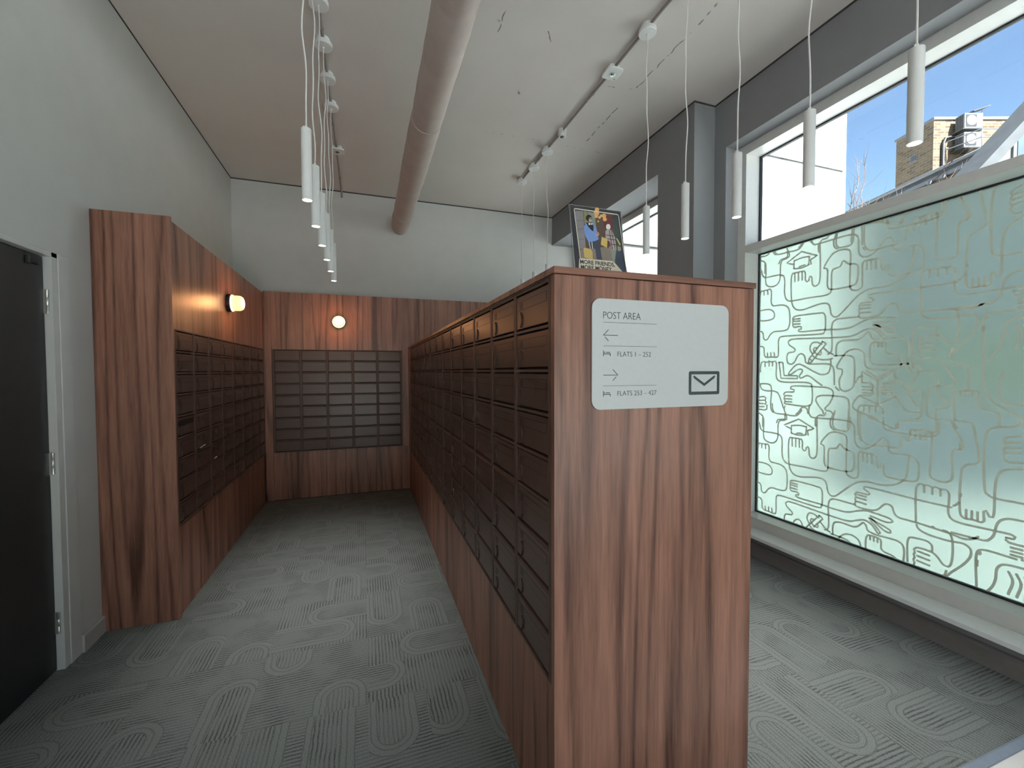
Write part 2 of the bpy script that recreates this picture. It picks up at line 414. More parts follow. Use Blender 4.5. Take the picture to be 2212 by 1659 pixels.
def catmull(pts, step=.012):
    out = []
    P = [Vector(p) for p in pts]
    for i in range(len(P) - 1):
        p0 = P[i - 1] if i else P[0] * 2 - P[1]; p1, p2 = P[i], P[i + 1]; p3 = P[i + 2] if i + 2 < len(P) else P[-1] * 2 - P[-2]
        n = max(1, min(9, int((p2 - p1).length / step)))
        # centripetal form
        t0 = 0; t1 = t0 + max((p1 - p0).length, 1e-5) ** .5; t2 = t1 + max((p2 - p1).length, 1e-5) ** .5; t3 = t2 + max((p3 - p2).length, 1e-5) ** .5
        for k in range(n):
            t = t1 + (t2 - t1) * k / n
            A1 = p0 * ((t1 - t) / (t1 - t0)) + p1 * ((t - t0) / (t1 - t0)); A2 = p1 * ((t2 - t) / (t2 - t1)) + p2 * ((t - t1) / (t2 - t1)); A3 = p2 * ((t3 - t) / (t3 - t2)) + p3 * ((t - t2) / (t3 - t2))
            B1 = A1 * ((t2 - t) / (t2 - t0)) + A2 * ((t - t0) / (t2 - t0)); B2 = A2 * ((t3 - t) / (t3 - t1)) + A3 * ((t - t1) / (t3 - t1))
            out.append(B1 * ((t2 - t) / (t2 - t1)) + B2 * ((t - t1) / (t2 - t1)))
    out.append(P[-1]); return out
def ribbon(bm, pts, wd, fn, inside=None, seen=None, me=0):
    """flat band of width wd along 2-D pts with round ends; parts outside are dropped"""
    h = wd / 2; prev = None; n = len(pts)
    for i, p in enumerate(pts):
        d = pts[min(i + 1, n - 1)] - pts[max(i - 1, 0)]
        if d.length < 1e-7: continue
        d.normalize(); nn = Vector((-d.y, d.x))
        if inside and not inside(p): prev = None; continue
        if seen is not None:        # the same line was already laid: do not lay it twice
            cx_, cy_ = int(p.x // .008), int(p.y // .008)
            if any(m_ != me and abs(d.dot(e_)) > .9 and (q_ - p).length < .0085 for i_ in (-1, 0, 1) for j_ in (-1, 0, 1) for m_, q_, e_ in seen.get((cx_ + i_, cy_ + j_), ())): prev = None; continue
            seen.setdefault((cx_, cy_), []).append((me, p.copy(), d.copy()))
        if i in (0, n - 1):      # round end
            s = -1 if i == 0 else 1
            arc = [bm.verts.new(fn(*(p + nn * h * math.cos(a) + d * s * h * math.sin(a)))) for a in [math.pi * k / 6 for k in range(7)]]
            bm.faces.new(arc); cur = (arc[0], arc[-1])
        else: cur = (bm.verts.new(fn(*(p + nn * h))), bm.verts.new(fn(*(p - nn * h))))
        if prev: bm.faces.new((prev[0], prev[1], cur[1], cur[0]))
        prev = cur
FILM = [
 (1,'2450,2325 2514,2350 2391,2410 2271,2349 2323,2330'),
 (1,'2451,2353 2452,2293'),
 (0,'2451,2353 2390,2362 2330,2358'),
 (1,'2330,2358 2334,2296'),
 (0,'2452,2293 2389,2285 2334,2296'),
 (0,'2429,2293 2382,2301 2334,2296'),
 (1,'2321,2328 2316,2297'),
 (0,'2189,2477 2201,2456 2234,2457 2250,2443 2251,2404 2250,2159 2264,2131 2283,2125 2302,2141 2307,2170 2309,2196 2319,2207 2330,2197 2331,2178 2344,2170 2357,2183 2360,2241 2369,2257 2383,2257 2398,2259 2414,2258 2429,2258 2444,2258 2459,2259 2469,2242 2466,2045 2455,2004 2431,1975 2390,1963 2331,1971 2262,1986 2213,1989 2183,1977 2171,1945 2164,1908 2146,1882 2118,1882 2085,1910 2026,1971 1984,2010 1944,2031 1904,2040 1828,2038 1763,2054 1718,2083 1693,2121 1682,2194 1680,2255'),
 (1,'2444,2256 2442,2192'),
 (1,'2414,2257 2413,2193'),
 (1,'2385,2256 2384,2192'),
 (0,'2757,2352 2740,2341 2728,2296 2703,2276 2688,2274 2570,2270 2541,2257 2529,2228 2527,2115 2516,2073 2494,2050 2466,2045 2320,2047 2202,2046 2173,2057 2165,2082 2164,2201 2153,2223 2130,2226 2107,2230 2097,2251 2091,2264 2083,2265 2072,2254 2058,2239 2042,2232 2015,2229 1996,2216 1990,2186 1994,2119 2007,2088 2033,2080 2167,2081 2185,2089 2193,2111 2194,2178 2194,2220 2200,2238 2221,2244 2215,2261 2183,2308 2155,2336 2115,2346 2076,2343 2049,2329 2041,2301 2041,2221 2041,2083 2033,2058 2011,2046 1985,2044 1967,2057 1963,2090 1963,2219 1955,2232 1938,2232 1913,2231 1886,2230 1864,2228 1855,2210 1852,2166 1844,2147 1834,2151 1831,2174 1821,2180 1813,2162 1813,2122 1798,2100 1764,2097 1661,2102 1636,2115 1628,2158 1629,2211 1642,2240 1664,2256 1702,2261 1774,2257 1787,2272 1789,2316 1803,2344 1824,2346 1852,2318 1880,2285 1923,2259 1961,2261 1985,2288 1991,2340 1992,2391 2003,2415 2027,2431 2248,2434 2295,2437 2312,2461 2311,2526'),
 (1,'1938,2229 1937,2173'),
 (1,'1913,2228 1911,2168'),
 (1,'1886,2227 1883,2166'),
 (0,'2758,2428 2726,2418 2701,2388 2697,2345 2695,2220 2675,2199 2628,2188 2591,2200 2569,2236 2567,2289 2564,2356 2550,2382 2514,2387 2493,2398 2494,2424 2516,2479 2509,2500'),
 (0,'2622,2512 2614,2462 2595,2440 2551,2436 2501,2436 2445,2431 2405,2439 2385,2459 2369,2483'),
 (0,'2124,2498 2137,2431 2136,2390 2121,2368 2088,2362 2044,2362 2028,2383 2022,2461'),
 (0,'2766,2460 2687,2457 2671,2467 2672,2498'),
 (0,'1958,2498 1955,2347 1943,2315 1920,2294 1891,2290 1789,2294 1735,2297 1723,2320 1720,2366 1711,2374 1701,2364 1694,2350 1682,2346 1676,2367 1677,2409 1668,2423 1646,2421 1619,2427 1589,2428 1574,2421 1570,2406 1571,2269 1575,2167 1566,2145 1537,2136 1498,2137 1476,2156 1472,2197 1474,2318 1466,2333 1437,2337 1427,2354 1433,2380 1478,2476'),
 (1,'1652,2420 1651,2367'),
 (1,'1625,2419 1624,2369'),
 (1,'1598,2416 1597,2368'),
 (0,'1820,2480 1822,2433 1811,2406 1784,2397 1676,2390 1565,2394 1545,2405 1537,2431 1535,2477'),
 (0,'1913,2476 1819,2440 1757,2416 1741,2423 1739,2464 1726,2471 1626,2477'),
 (0,'2753,2139 2741,2162 2734,2171 2717,2165 2702,2171 2686,2166 2670,2172 2655,2171 2645,2155 2643,2052 2626,2030 2596,2028 2537,2023 2501,2004 2484,1969 2482,1857 2498,1825 2548,1816 2600,1818 2630,1810 2653,1791 2675,1758 2695,1753 2711,1771 2716,1810 2728,1826 2756,1832'),
 (1,'2747,2163 2747,2131'),
 (1,'2713,2163 2713,2133'),
 (1,'2679,2167 2677,2132'),
 (0,'2755,2005 2664,2005 2629,1988 2613,1959 2620,1929 2647,1918 2734,1919 2754,1931'),
 (0,'2754,1703 2718,1700 2706,1687 2701,1627 2685,1609 2653,1610 2627,1610 2596,1606 2578,1612 2572,1751 2562,1767 2532,1772 2233,1767 2212,1771 2204,1792 2206,1901 2218,1918 2242,1921 2423,1922 2447,1917 2455,1906 2452,1892 2455,1877 2452,1861 2454,1847 2442,1836 2394,1838 2381,1828 2384,1818 2404,1816 2409,1805 2394,1798 2216,1796 2110,1790 2028,1796 1960,1826 1910,1842 1871,1842 1766,1830 1756,1819 1786,1804 1885,1815'),
 (1,'2446,1900 2395,1898'),
 (1,'2446,1883 2395,1880'),
 (1,'2446,1860 2396,1858'),
 (1,'2673,1643 2671,1613'),
 (1,'2642,1645 2639,1612'),
 (1,'2612,1644 2607,1612'),
 (0,'1473,1997 1622,1996 1903,2003 1926,1999 1927,1987 1903,1974 1891,1960 1902,1952 1970,1951 1982,1936 1974,1918 1981,1902 1975,1887 1982,1871 1976,1856 1864,1859 1829,1886 1808,1915 1785,1923 1761,1912 1752,1879 1733,1859 1625,1854 1470,1843 1416,1835 1381,1846 1356,1869'),
 (1,'1966,1936 1913,1934'),
 (1,'1968,1915 1913,1914'),
 (1,'1971,1888 1912,1885'),
 (0,'2180,1616 2158,1633 2157,1813 2149,1844 2123,1862 2081,1863 1976,1862'),
 (0,'1892,1799 1768,1755 1767,1743 1798,1742 1881,1802'),
 (0,'1888,1791 1826,1720 1836,1712 1869,1752 1891,1769 1921,1775 1951,1766 2014,1737 2138,1733 2420,1744 2471,1741 2490,1722 2481,1702 2429,1660 2439,1645 2486,1638 2498,1618 2489,1558 2458,1548 2432,1567 2407,1615 2377,1628 2352,1603 2347,1565 2327,1550 2169,1543 2145,1524 2136,1488 2132,1399'),
 (0,'2123,1605 2124,1658 2112,1693 2078,1707 1974,1710 1943,1737 1925,1757 1909,1743 1901,1713 1854,1701 1730,1704 1703,1691 1693,1659 1697,1535 1687,1504 1661,1488 1633,1500 1643,1527 1675,1539 1726,1536 1887,1538 1902,1555 1906,1664 1897,1680 1825,1679 1819,1667 1817,1618 1802,1605 1754,1599 1734,1583 1733,1528 1746,1508 1909,1509 1932,1526 1941,1598 1953,1624 1988,1643 2028,1640 2060,1620 2117,1524 2112,1511 2083,1506 2080,1475 2098,1435 2098,1400 2088,1364 2059,1352 2023,1367 2007,1385 2001,1419 2002,1557 2011,1588 2035,1600 2136,1603'),
 (1,'1884,1677 1883,1656'),
 (1,'1862,1676 1861,1654'),
 (1,'1840,1674 1840,1653'),
 (1,'2222,1709 2194,1694 2298,1564 2327,1548 2318,1588 2222,1709'),
 (0,'2226,1691 2263,1708 2296,1705 2312,1678 2311,1649 2295,1625'),
 (0,'2262,1619 2285,1643 2281,1667 2262,1667'),
 (0,'2252,1619 2234,1613 2228,1629 2236,1646'),
 (0,'2294,1611 2261,1586 2188,1576 2144,1587 2131,1605 2171,1625 2215,1665'),
 (1,'2313,1583 2294,1571'),
 (0,'2159,1574 2162,1516 2177,1479 2222,1468 2278,1488 2376,1541 2406,1547 2437,1528 2483,1468 2467,1466 2395,1508 2370,1503 2375,1479 2394,1454 2384,1438 2335,1460 2306,1450 2258,1414 2220,1389'),
 (1,'2566,1565 2533,1564 2520,1458 2407,1457 2409,1435 2547,1436 2566,1565'),
 (0,'2739,1488 2728,1563 2704,1575 2680,1567 2657,1576 2628,1569 2602,1576 2590,1560 2588,1447 2569,1417 2519,1406 2334,1406 2300,1395 2293,1366 2291,1262 2307,1233 2484,1231 2516,1236 2508,1255 2519,1272 2511,1292 2522,1307 2507,1324 2435,1332 2433,1347 2465,1355 2460,1370 2257,1376 2175,1371 2144,1354 2139,1322 2164,1257 2195,1218 2185,1205 2154,1203 2138,1187 2153,1140 2154,1103 2134,1074 2066,1069 2042,1081 2038,1108 2033,1284 2046,1305 2079,1312 2219,1314 2251,1303 2263,1279 2245,1242 2208,1194 2207,1176 2249,1158 2262,1138 2262,1085'),
 (1,'2694,1567 2694,1533'),
 (1,'2657,1572 2656,1535'),
 (1,'2624,1567 2624,1535'),
 (1,'2504,1299 2453,1298'),
 (1,'2506,1273 2453,1273'),
 (1,'2510,1250 2453,1251'),
 (0,'2132,1430 2118,1372 2080,1351 2039,1357 2007,1389 1984,1433 1969,1454 1953,1457'),
 (0,'2136,1511 2136,1466 2132,1430'),
 (0,'2774,1383 2665,1386 2636,1369 2633,1182 2609,1152 2515,1143 2420,1155 2390,1182 2375,1208 2350,1216 2326,1202 2320,1169 2291,1153 2253,1151'),
 (0,'2737,1376 2724,1345 2688,1330 2607,1329 2573,1315 2509,1141 2509,1111 2569,1097 2580,1073'),
 (0,'2760,1257 2735,1275 2693,1277 2681,1267 2689,1249 2678,1231 2688,1209 2677,1188 2691,1168 2734,1168 2764,1149'),
 (1,'2747,1245 2699,1248'),
 (1,'2747,1217 2698,1221'),
 (1,'2746,1192 2698,1195'),
 (0,'2776,1135 2733,1131 2711,1101 2709,1026'),
 (1,'1952,1416 1954,1489 1859,1431 1766,1489 1763,1421'),
 (1,'1859,1431 1856,1274'),
 (1,'1958,1322 1856,1274 1759,1329'),
 (1,'1923,1493 1865,1451'),
 (1,'1799,1489 1855,1450'),
 (0,'1952,1416 1892,1409 1883,1393 1891,1364 1883,1343 1901,1330 1966,1326 2008,1259 2004,1238 1972,1219 1836,1165 1807,1119 1692,1107'),
 (1,'1948,1387 1888,1387'),
 (1,'1948,1367 1887,1366'),
 (1,'1947,1347 1894,1346'),
 (0,'1764,1461 1741,1437 1650,1282'),
 (0,'1764,1417 1827,1410 1842,1390 1836,1362 1825,1339 1763,1337 1735,1295 1701,1250 1656,1237 1628,1245 1624,1265 1620,1364 1630,1371 1678,1373 1684,1388 1672,1423 1633,1492'),
 (1,'1830,1388 1774,1393'),
 (1,'1829,1369 1774,1373'),
 (1,'1825,1349 1777,1353'),
 (0,'1625,1245 1627,1218 1661,1196 1739,1184 1749,1159 1752,1134'),
 (0,'1969,1056 1972,1236 1965,1256 1938,1262 1904,1262 1867,1263 1842,1261 1829,1249 1827,1166'),
 (1,'1938,1257 1937,1220'),
 (1,'1904,1257 1903,1219'),
 (1,'1867,1258 1866,1222'),
 (0,'1969,1056 1957,1023 1922,1007 1869,1005'),
 (0,'1661,1495 1633,1491 1587,1492 1557,1470 1546,1441 1547,1374 1534,1338 1503,1314 1494,1293 1507,1276 1550,1267 1556,1248 1553,1137 1586,1121'),
 (0,'1536,1551 1483,1463 1469,1431 1477,1413 1504,1405 1568,1403 1585,1391 1590,1365 1589,1222 1552,1207 1500,1209 1466,1184 1440,1066 1442,1051'),
 (0,'1467,1213 1473,1363 1465,1381 1446,1383 1422,1383 1396,1384 1373,1382 1368,1313 1358,1286 1314,1280 1290,1265 1284,1199 1242,1201 1215,1211 1206,1234 1216,1256 1315,1330 1341,1383 1352,1437 1357,1588 1357,1785 1340,1803 1209,1805'),
 (1,'1446,1379 1446,1356'),
 (1,'1422,1380 1422,1355'),
 (1,'1396,1381 1396,1354'),
 (0,'1467,1213 1451,1207 1398,1206 1375,1105 1360,1010 1367,986 1408,969 1428,947 1434,910 1430,675 1418,664 1394,666 1370,667 1345,664 1335,674 1336,726 1327,735 1314,705 1301,706 1297,724 1295,874 1289,923 1273,960 1241,980 1191,986'),
 (1,'1408,714 1408,667'),
 (1,'1384,714 1384,667'),
 (1,'1361,714 1360,666'),
 (0,'1496,1550 1479,1535 1431,1527 1414,1506 1414,1387'),
 (0,'1487,1621 1497,1564 1485,1539'),
 (0,'1280,1485 1290,1412 1284,1352 1267,1327 1235,1316 1198,1317'),
 (0,'1284,1196 1319,1181 1335,1155 1337,863 1331,830 1313,815 1187,811'),
 (0,'1195,1158 1259,1143 1270,1124 1263,1112 1271,1097 1263,1085 1270,1071 1262,1059 1270,1041 1260,1020 1192,1017'),
 (1,'1258,1116 1208,1121'),
 (1,'1258,1090 1208,1095'),
 (1,'1257,1063 1207,1069'),
 (0,'1637,1858 1637,2075 1627,2093 1613,2099 1600,2091 1585,2098 1570,2094 1561,2089 1544,2097 1523,2088 1497,2093 1485,2078 1483,1954 1466,1927 1295,1925 1229,1926 1215,1919 1220,1906 1245,1904 1249,1892 1237,1883 1161,1883'),
 (1,'1600,2092 1600,2051'),
 (1,'1561,2087 1560,2050'),
 (1,'1523,2086 1522,2051'),
 (0,'1637,1858 1626,1823 1591,1805 1486,1799 1409,1806 1385,1787 1384,1752 1407,1700 1470,1614 1503,1562'),
 (0,'1479,2003 1457,2013 1438,2040 1432,2085'),
 (0,'1636,1861 1510,1853 1481,1848 1466,1821 1466,1674 1480,1647 1500,1649 1529,1685 1553,1701 1633,1700 1643,1685 1637,1671 1644,1653 1638,1638 1645,1621 1637,1605 1643,1587 1633,1575 1562,1572'),
 (0,'1671,1515 1675,1727 1666,1750 1653,1755 1572,1758 1557,1745 1554,1705'),
 (1,'1623,1681 1568,1677'),
 (1,'1625,1651 1567,1648'),
 (1,'1626,1623 1566,1616'),
 (0,'1510,1853 1353,1856 1323,1860 1299,1890 1290,1927 1286,1956 1272,1987 1245,2005 1185,2010 1164,2010'),
 (0,'1353,1565 1354,1755 1341,1789 1321,1801 1181,1809 1150,1809'),
 (0,'1332,1556 1294,1622 1282,1674 1280,1721 1264,1751 1239,1762 1180,1766 1149,1766'),
 (0,'1235,1727 1219,1685 1234,1610'),
 (0,'1206,1727 1189,1681 1203,1608'),
 (0,'1176,1723 1159,1678 1173,1605'),
 (1,'1229,1859 1162,1861'),
 (1,'1228,1839 1162,1842'),
 (1,'1228,1821 1161,1822'),
 (0,'1163,1887 1223,1877 1239,1884 1248,1903'),
]
TASSEL = [(2.315, 2.303), (2.336, 2.244), (2.295, 2.243)]
def drawing_film(parent, y0, y1, z0, z1, x):
    bm = bm_new(); per = 1.289; seen = {}; idx = 0
    ok = lambda p: y0 - .004 < p.x < y1 + .004 and z0 < p.y < z1
    fn = lambda a, c: (x, a, c)
    for sharp, txt in FILM:
        base = [Vector((float(q.split(',')[0]) / 1000, float(q.split(',')[1]) / 1000)) for q in txt.split()]
        path = base if sharp else catmull(base)
        if sharp:
            path = []
            for p, q in zip(base, base[1:]): path += [p.lerp(q, k / 3) for k in range(3)]
            path.append(base[-1])
        for ky in range(0, 4):
            for kz in range(-2, 3):
                off = Vector((-ky * 1.60, kz * per)); ok = (lambda p: 1.165 < p.x < y1 + .004 and z0 < p.y < z1) if ky == 0 else (lambda p: y0 - .004 < p.x < 1.165 and z0 < p.y < z1)
                pp = [p + off for p in path]
                if not any(ok(p) for p in pp): continue
                idx += 1; ribbon(bm, pp, .0125, lambda a, c: (x - (idx % 40) * 6e-6, a, c), ok, seen, idx)
    for ky in range(0, 4):
        for kz in range(-2, 3):
            T = [(a - ky * 1.60, c + kz * per) for a, c in TASSEL]
            if all(ok(Vector(t)) for t in T): bm.faces.new([bm.verts.new((x, a, c)) for a, c in T])
    return obj('film_drawing', bm, 'film_line', parent)

window('window_1', 'large street window with frosted lower pane covered in line drawings', -.55, 2.85, XB, True, True)
window('window_2', 'far window behind the mailbox divider and the picture', 3.45, YB, XA, False, True)
window('window_3', 'lobby street window beyond the pier', -3.75, -1.05, XB, False, False)

# unseen glazing added behind the viewer so sunlit lobby floor bounces light in
wd = thing('added_glazing', 'unseen glazing added behind the viewer to let sun bounce in', 'window', (1.4, YF, 0), None, 'structure')
MX = [-1.2 + 3.90 * k / 4 for k in range(5)]
for x in MX: abox('mullion', (x, x + .05, YF - .14, YF - .04, .05, 2.2), 'frame_grey', wd)
for nm, z0, z1 in (('head_rail', 2.2, 2.26), ('bottom_rail', -.004, .05)): abox(nm, (-1.2, 2.75, YF - .14, YF - .04, z0, z1), 'frame_grey', wd)
for x0, x1 in zip(MX, MX[1:]):
    abox('pane', (x0 + .05, x1, YF - .095, YF - .085, .05, 2.2), 'clear_glass', wd)

# ================================================================= mailboxes
def mail_meshes(cw, rh, sw, rail, side):
    """door 0.. cw wide, rh high; local axes: a = along, c = up, t = out of the face"""
    mp = {'left': lambda a, c, t: (-t, a, c), 'right': lambda a, c, t: (t, a, c), 'back': lambda a, c, t: (a, -t, c)}[side]
    dw, dh = cw - sw - .006, rh - rail - .0135
    o = {}
    b = bm_new(); prism(b, [(-dw / 2, 0), (dw / 2, 0), (dw / 2, dh), (-dw / 2, dh)], mp, -.0162, -.0045)
    bmesh.ops.bevel(b, geom=[e for e in b.edges], offset=.0012, segments=1, affect='EDGES'); o['door'] = mesh('mailbox_door', b, 'mail_brown')
    b = bm_new(); prism(b, [(-dw / 2 + .014, dh - .048), (dw / 2 - .014, dh - .048), (dw / 2 - .014, dh - .019), (-dw / 2 + .014, dh - .019)], mp, -.006, -.0041)
    o['flap'] = mesh('letter_flap', b, 'mail_brown')
    b = bm_new(); prism(b, [(-dw / 2 + .0128, dh - .0495), (dw / 2 - .0128, dh - .0495), (dw / 2 - .0128, dh - .0175), (-dw / 2 + .0128, dh - .0175)], mp, -.006, -.0044)
    o['slot'] = mesh('letter_slot', b, 'mail_dark')
    pa = (dw / 2 - .060) if side in ('left',) else (-dw / 2 + .028)
    b = bm_new(); prism(b, rrect(pa, pa + .030, dh - .046, dh - .022, .003, 2), mp, -.0043, -.0034); o['plate'] = mesh('number_plate', b, 'mail_plate')
    # curved finger pull
    ha = dw / 2 - .048 if side in ('left',) else -dw / 2 + .048
    sg = -1 if side == 'left' else 1
    b = bm_new(); n = 10; pts = []
    for k in range(n + 1):
        q = k / n; pts.append((ha + sg * .011 * math.sin(math.pi * q), .004 + q * .055))
    out = pts + [(a - sg * .0026 * math.sin(math.pi * (i + .5) / (n + 1)) - sg * .0006, c) for i, (a, c) in reversed(list(enumerate(pts)))]
    prism(b, out, mp, -.007, .0005); o['handle'] = mesh('finger_pull', b, 'mail_plate')
    return o, dw, dh
def mail_bank(parent, side, face, a0, z0, ncol, nrow, cw, rh, sw, rail, pulls, plates, mark=None):
    """face frame, carcass and a door for every box"""
    ms, dw, dh = mail_meshes(cw, rh, sw, rail, side)
    a1, z1 = a0 + ncol * cw, z0 + nrow * rh
    w3 = {'left': lambda a, c, t: (face - t, a, c), 'right': lambda a, c, t: (face + t, a, c), 'back': lambda a, c, t: (a, face - t, c)}[side]
    def bx(bm, aa, ab, ca, cb, ta, tb):
        p, q = w3(aa, ca, ta), w3(ab, cb, tb)
        box(bm, min(p[0], q[0]), max(p[0], q[0]), min(p[1], q[1]), max(p[1], q[1]), ca, cb)
    b = bm_new(); bx(b, a0, a1, z0, z1, -.030, -.0165); obj('carcass', b, 'mail_dark', parent)
    for k in range(ncol + 1):
        b = bm_new(); bx(b, a0 + k * cw - sw / 2, a0 + k * cw + sw / 2, z0 - rail / 2, z1 + rail / 2, -.0165, -.0022); obj('stile', b, 'mail_frame', parent)
    rl = None
    for r_ in range(nrow + 1):
        for k in range(ncol):
            b = bm_new(); bx(b, a0 + k * cw + sw / 2, a0 + (k + 1) * cw - sw / 2, z0 + r_ * rh - rail / 2, z0 + r_ * rh + rail / 2, -.0165, -.0005)
            obj('rail', b, 'mail_frame', parent, .0014)
    doors = {}
    for r_ in range(nrow):
        for k in range(ncol):
            dr = bpy.data.objects.new('mailbox_door', ms['door']); COL.objects.link(dr)
            dr.parent = parent; dr.matrix_parent_inverse = Matrix.Translation(-parent.location)
            dr.location = w3(a0 + (k + .5) * cw, z0 + r_ * rh + rail / 2 + .0080, 0)
            doors[(k, r_)] = dr
            for nm in ['slot', 'flap'] + (['plate'] if plates else []) + (['handle'] if pulls else []):
                if mark == (k, r_) and nm in ('flap', 'plate'): continue
                c = bpy.data.objects.new(ms[nm].name, ms[nm]); COL.objects.link(c); c.parent = dr
    return doors, dw, dh

XD0, XD1, YD0, YD1, ZD = .534, 1.31, 1.156, 5.54, 1.809
# ---- the free-standing divider
dv = thing('mailbox_divider', 'long walnut divider with dark brown mailboxes and a sign on its end', 'mailbox unit', ((XD0 + XD1) / 2, 3.3, 0))
abox('end_panel', (XD0, XD1, YD0, YD0 + .022, .0, 1.787), 'walnut', dv, .001)
abox('top_panel', (XD0 - .004, XD1 + .004, YD0 - .006, YD1, 1.789, ZD), 'walnut_across', dv, .0015)
abox('core', (XD0 + .033, XD1 - .02, YD0 + .022, YD1, 0, 1.787), 'mail_dark', dv)
abox('side_panel', (XD1 - .02, XD1, YD0 + .022, YD1, 0, 1.787), 'walnut', dv)
abox('plinth_panel', (XD0 + .006, XD0 + .033, YD0 + .022, YD1, 0, .524), 'walnut', dv)
abox('head_strip', (XD0, XD0 + .033, YD0 + .022, YD1, 1.7835, 1.787), 'mail_frame', dv)
abox('filler_panel', (XD0 + .001, XD0 + .033, 5.301, YD1, .524, 1.7835), 'walnut', dv)
DOORS, dw, dh = mail_bank(dv, 'left', XD0, 1.193, .533, 13, 9, .315, .1383, .024, .009, True, True)

# ---- the cabinet along the left wall
XU, YU = -1.07, 3.07
lu = thing('mailbox_cabinet', 'tall walnut mailbox cabinet standing against the left wall', 'mailbox unit', ((XL + XU) / 2, 4.3, 0))
abox('end_panel', (XL + .001, XU, YU, YU + .020, 0, 2.422), 'walnut', lu, .001)
abox('core', (XL + .001, XU - .033, YU + .020, YD1, 0, 2.395), 'mail_dark', lu)
abox('upper_panel', (XU - .033, XU - .004, YU + .020, YD1, 1.763, 2.402), 'walnut', lu)
abox('top_panel', (XL + .001, XU - .033, YU + .020, YD1, 2.395, 2.402), 'walnut', lu)
abox('plinth_panel', (XU - .033, XU - .014, YU + .020, YD1, .0, .560), 'walnut', lu)
abox('corner_strip', (XU - .033, XU - .003, 5.503, YD1, .560, 1.763), 'walnut', lu)
LDO, _, _ = mail_bank(lu, 'right', XU, 3.103, .568, 8, 9, .3, .1322, .022, .009, True, True, mark=(0, 4))

# ---- the cabinet across the back wall
bu = thing('mailbox_cabinet', 'walnut mailbox wall panelling across the back under a round lamp', 'mailbox unit', (.8, 5.7, 0))
abox('upper_panel', (XU + .075, XA - .002, YD1 + .003, YD1 + .033, 1.763, 2.422), 'walnut', bu)
abox('corner_panel', (XU - .003, XU + .073, YD1 + .001, YD1 + .033, 0.006, 2.422), 'walnut', bu)
abox('core', (XU - .003, XA - .002, YD1 + .033, YB, .006, 2.415), 'mail_dark', bu)
abox('top_panel', (XU - .003, XA - .002, YD1 + .033, YB, 2.415, 2.422), 'walnut_across', bu)
abox('plinth_panel', (XU + .075, XA - .002, YD1 + .014, YD1 + .033, .008, .560), 'walnut', bu)
abox('filler_panel', (.459, XA - .002, YD1 + .003, YD1 + .033, .560, 1.763), 'walnut', bu)
abox('toe_kick', (XU, XA - .002, YD1 + .024, YD1 + .033, 0, .008), 'mail_dark', bu)
BDO, _, _ = mail_bank(bu, 'back', YD1, -.983, .568, 5, 9, .286, .1322, .022, .009, False, False)

# ---- letters left poking out of two boxes
for k, r_, lab, z in ((1, 3, 'thin white letter sticking out of a mailbox flap in the left cabinet', .985), (2, 2, 'small white paper slip caught in a lower left cabinet mailbox', .855)):
    y = 3.103 + k * .3
    b = bm_new()
    if k == 1: prism(b, [(y + .06, z - .006), (y + .17, z + .002), (y + .17, z + .0030), (y + .06, z - .0050)], lambda a, c, t: (XU + t, a, c), -.006, .006)
    else: prism(b, [(y + .05, z - .006), (y + .08, z - .004), (y + .10, z + .002), (y + .10, z + .0035), (y + .078, z - .0025), (y + .05, z - .0045)], lambda a, c, t: (XU + t, a, c), -.006, .006)
    tag(obj('letter' if k == 1 else 'paper_slip', b, 'paper'), lab, 'letter')
# the one box of the left cabinet whose flap is pushed in: an open slot
b = bm_new(); zz = .568 + 4 * .1322 + .011 + dh - .006
prism(b, [(3.115, zz - .050), (3.225, zz - .050), (3.225, zz - .022), (3.115, zz - .022)], lambda a, c, t: (XU + t, a, c), -.0014, .0008)
o = obj('open_slot', b, 'mail_dark'); o.parent = lu; o.matrix_parent_inverse = Matrix.Translation(-lu.location)

# ================================================================= sign on the divider
def text_mesh(txt, size_w, h, fn, t0, t1, name, mat, parent, offset=0):
    cu = bpy.data.curves.new(name, 'FONT'); cu.body = txt; cu.offset = offset; cu.resolution_u = 4
    ob = bpy.data.objects.new(name, cu); COL.objects.link(ob)
    dg = bpy.context.evaluated_depsgraph_get(); me = bpy.data.meshes.new_from_object(ob.evaluated_get(dg))
    bpy.data.objects.remove(ob); bpy.data.curves.remove(cu)
    xs = [v.co.x for v in me.vertices]; ys = [v.co.y for v in me.vertices]
    x0, x1, y0, y1 = min(xs), max(xs), 0, max(ys)
    bm = bmesh.new(); bm.from_mesh(me); bpy.data.meshes.remove(me)
    bmesh.ops.remove_doubles(bm, verts=bm.verts[:], dist=1e-6)
    g = bmesh.ops.extrude_face_region(bm, geom=bm.faces[:]); top = {e for e in g['geom'] if isinstance(e, bmesh.types.BMVert)}
    for v in bm.verts:
        a, c = (v.co.x - x0) / (x1 - x0) * size_w, (v.co.y - y0) / (y1 - y0) * h
        v.co = fn(a, c, t1 if v in top else t0)
    return obj(name, bm, mat, parent)
sg = thing('sign', 'pale grey POST AREA direction sign with arrows and envelope symbol', 'sign', (.93, YD0, 1.38))
sf = lambda a, c, t: (a, YD0 - t, c)
b = bm_new(); prism(b, rrect(.6575, 1.1905, 1.380, 1.7225, .030, 8), sf, .0005, .0055); obj('board', b, 'sign_white', sg, .0008)
def ink(name, polys, t=.0061):
    b = bm_new()
    for p in polys: prism(b, p, sf, .0053, t)
    return obj(name, b, 'sign_ink', sg)
def stroke(p, q, w_):
    p, q = Vector(p), Vector(q); d = (q - p).normalized(); n = Vector((-d.y, d.x)) * w_ / 2
    return [tuple(p + n), tuple(p - n), tuple(q - n), tuple(q + n)]
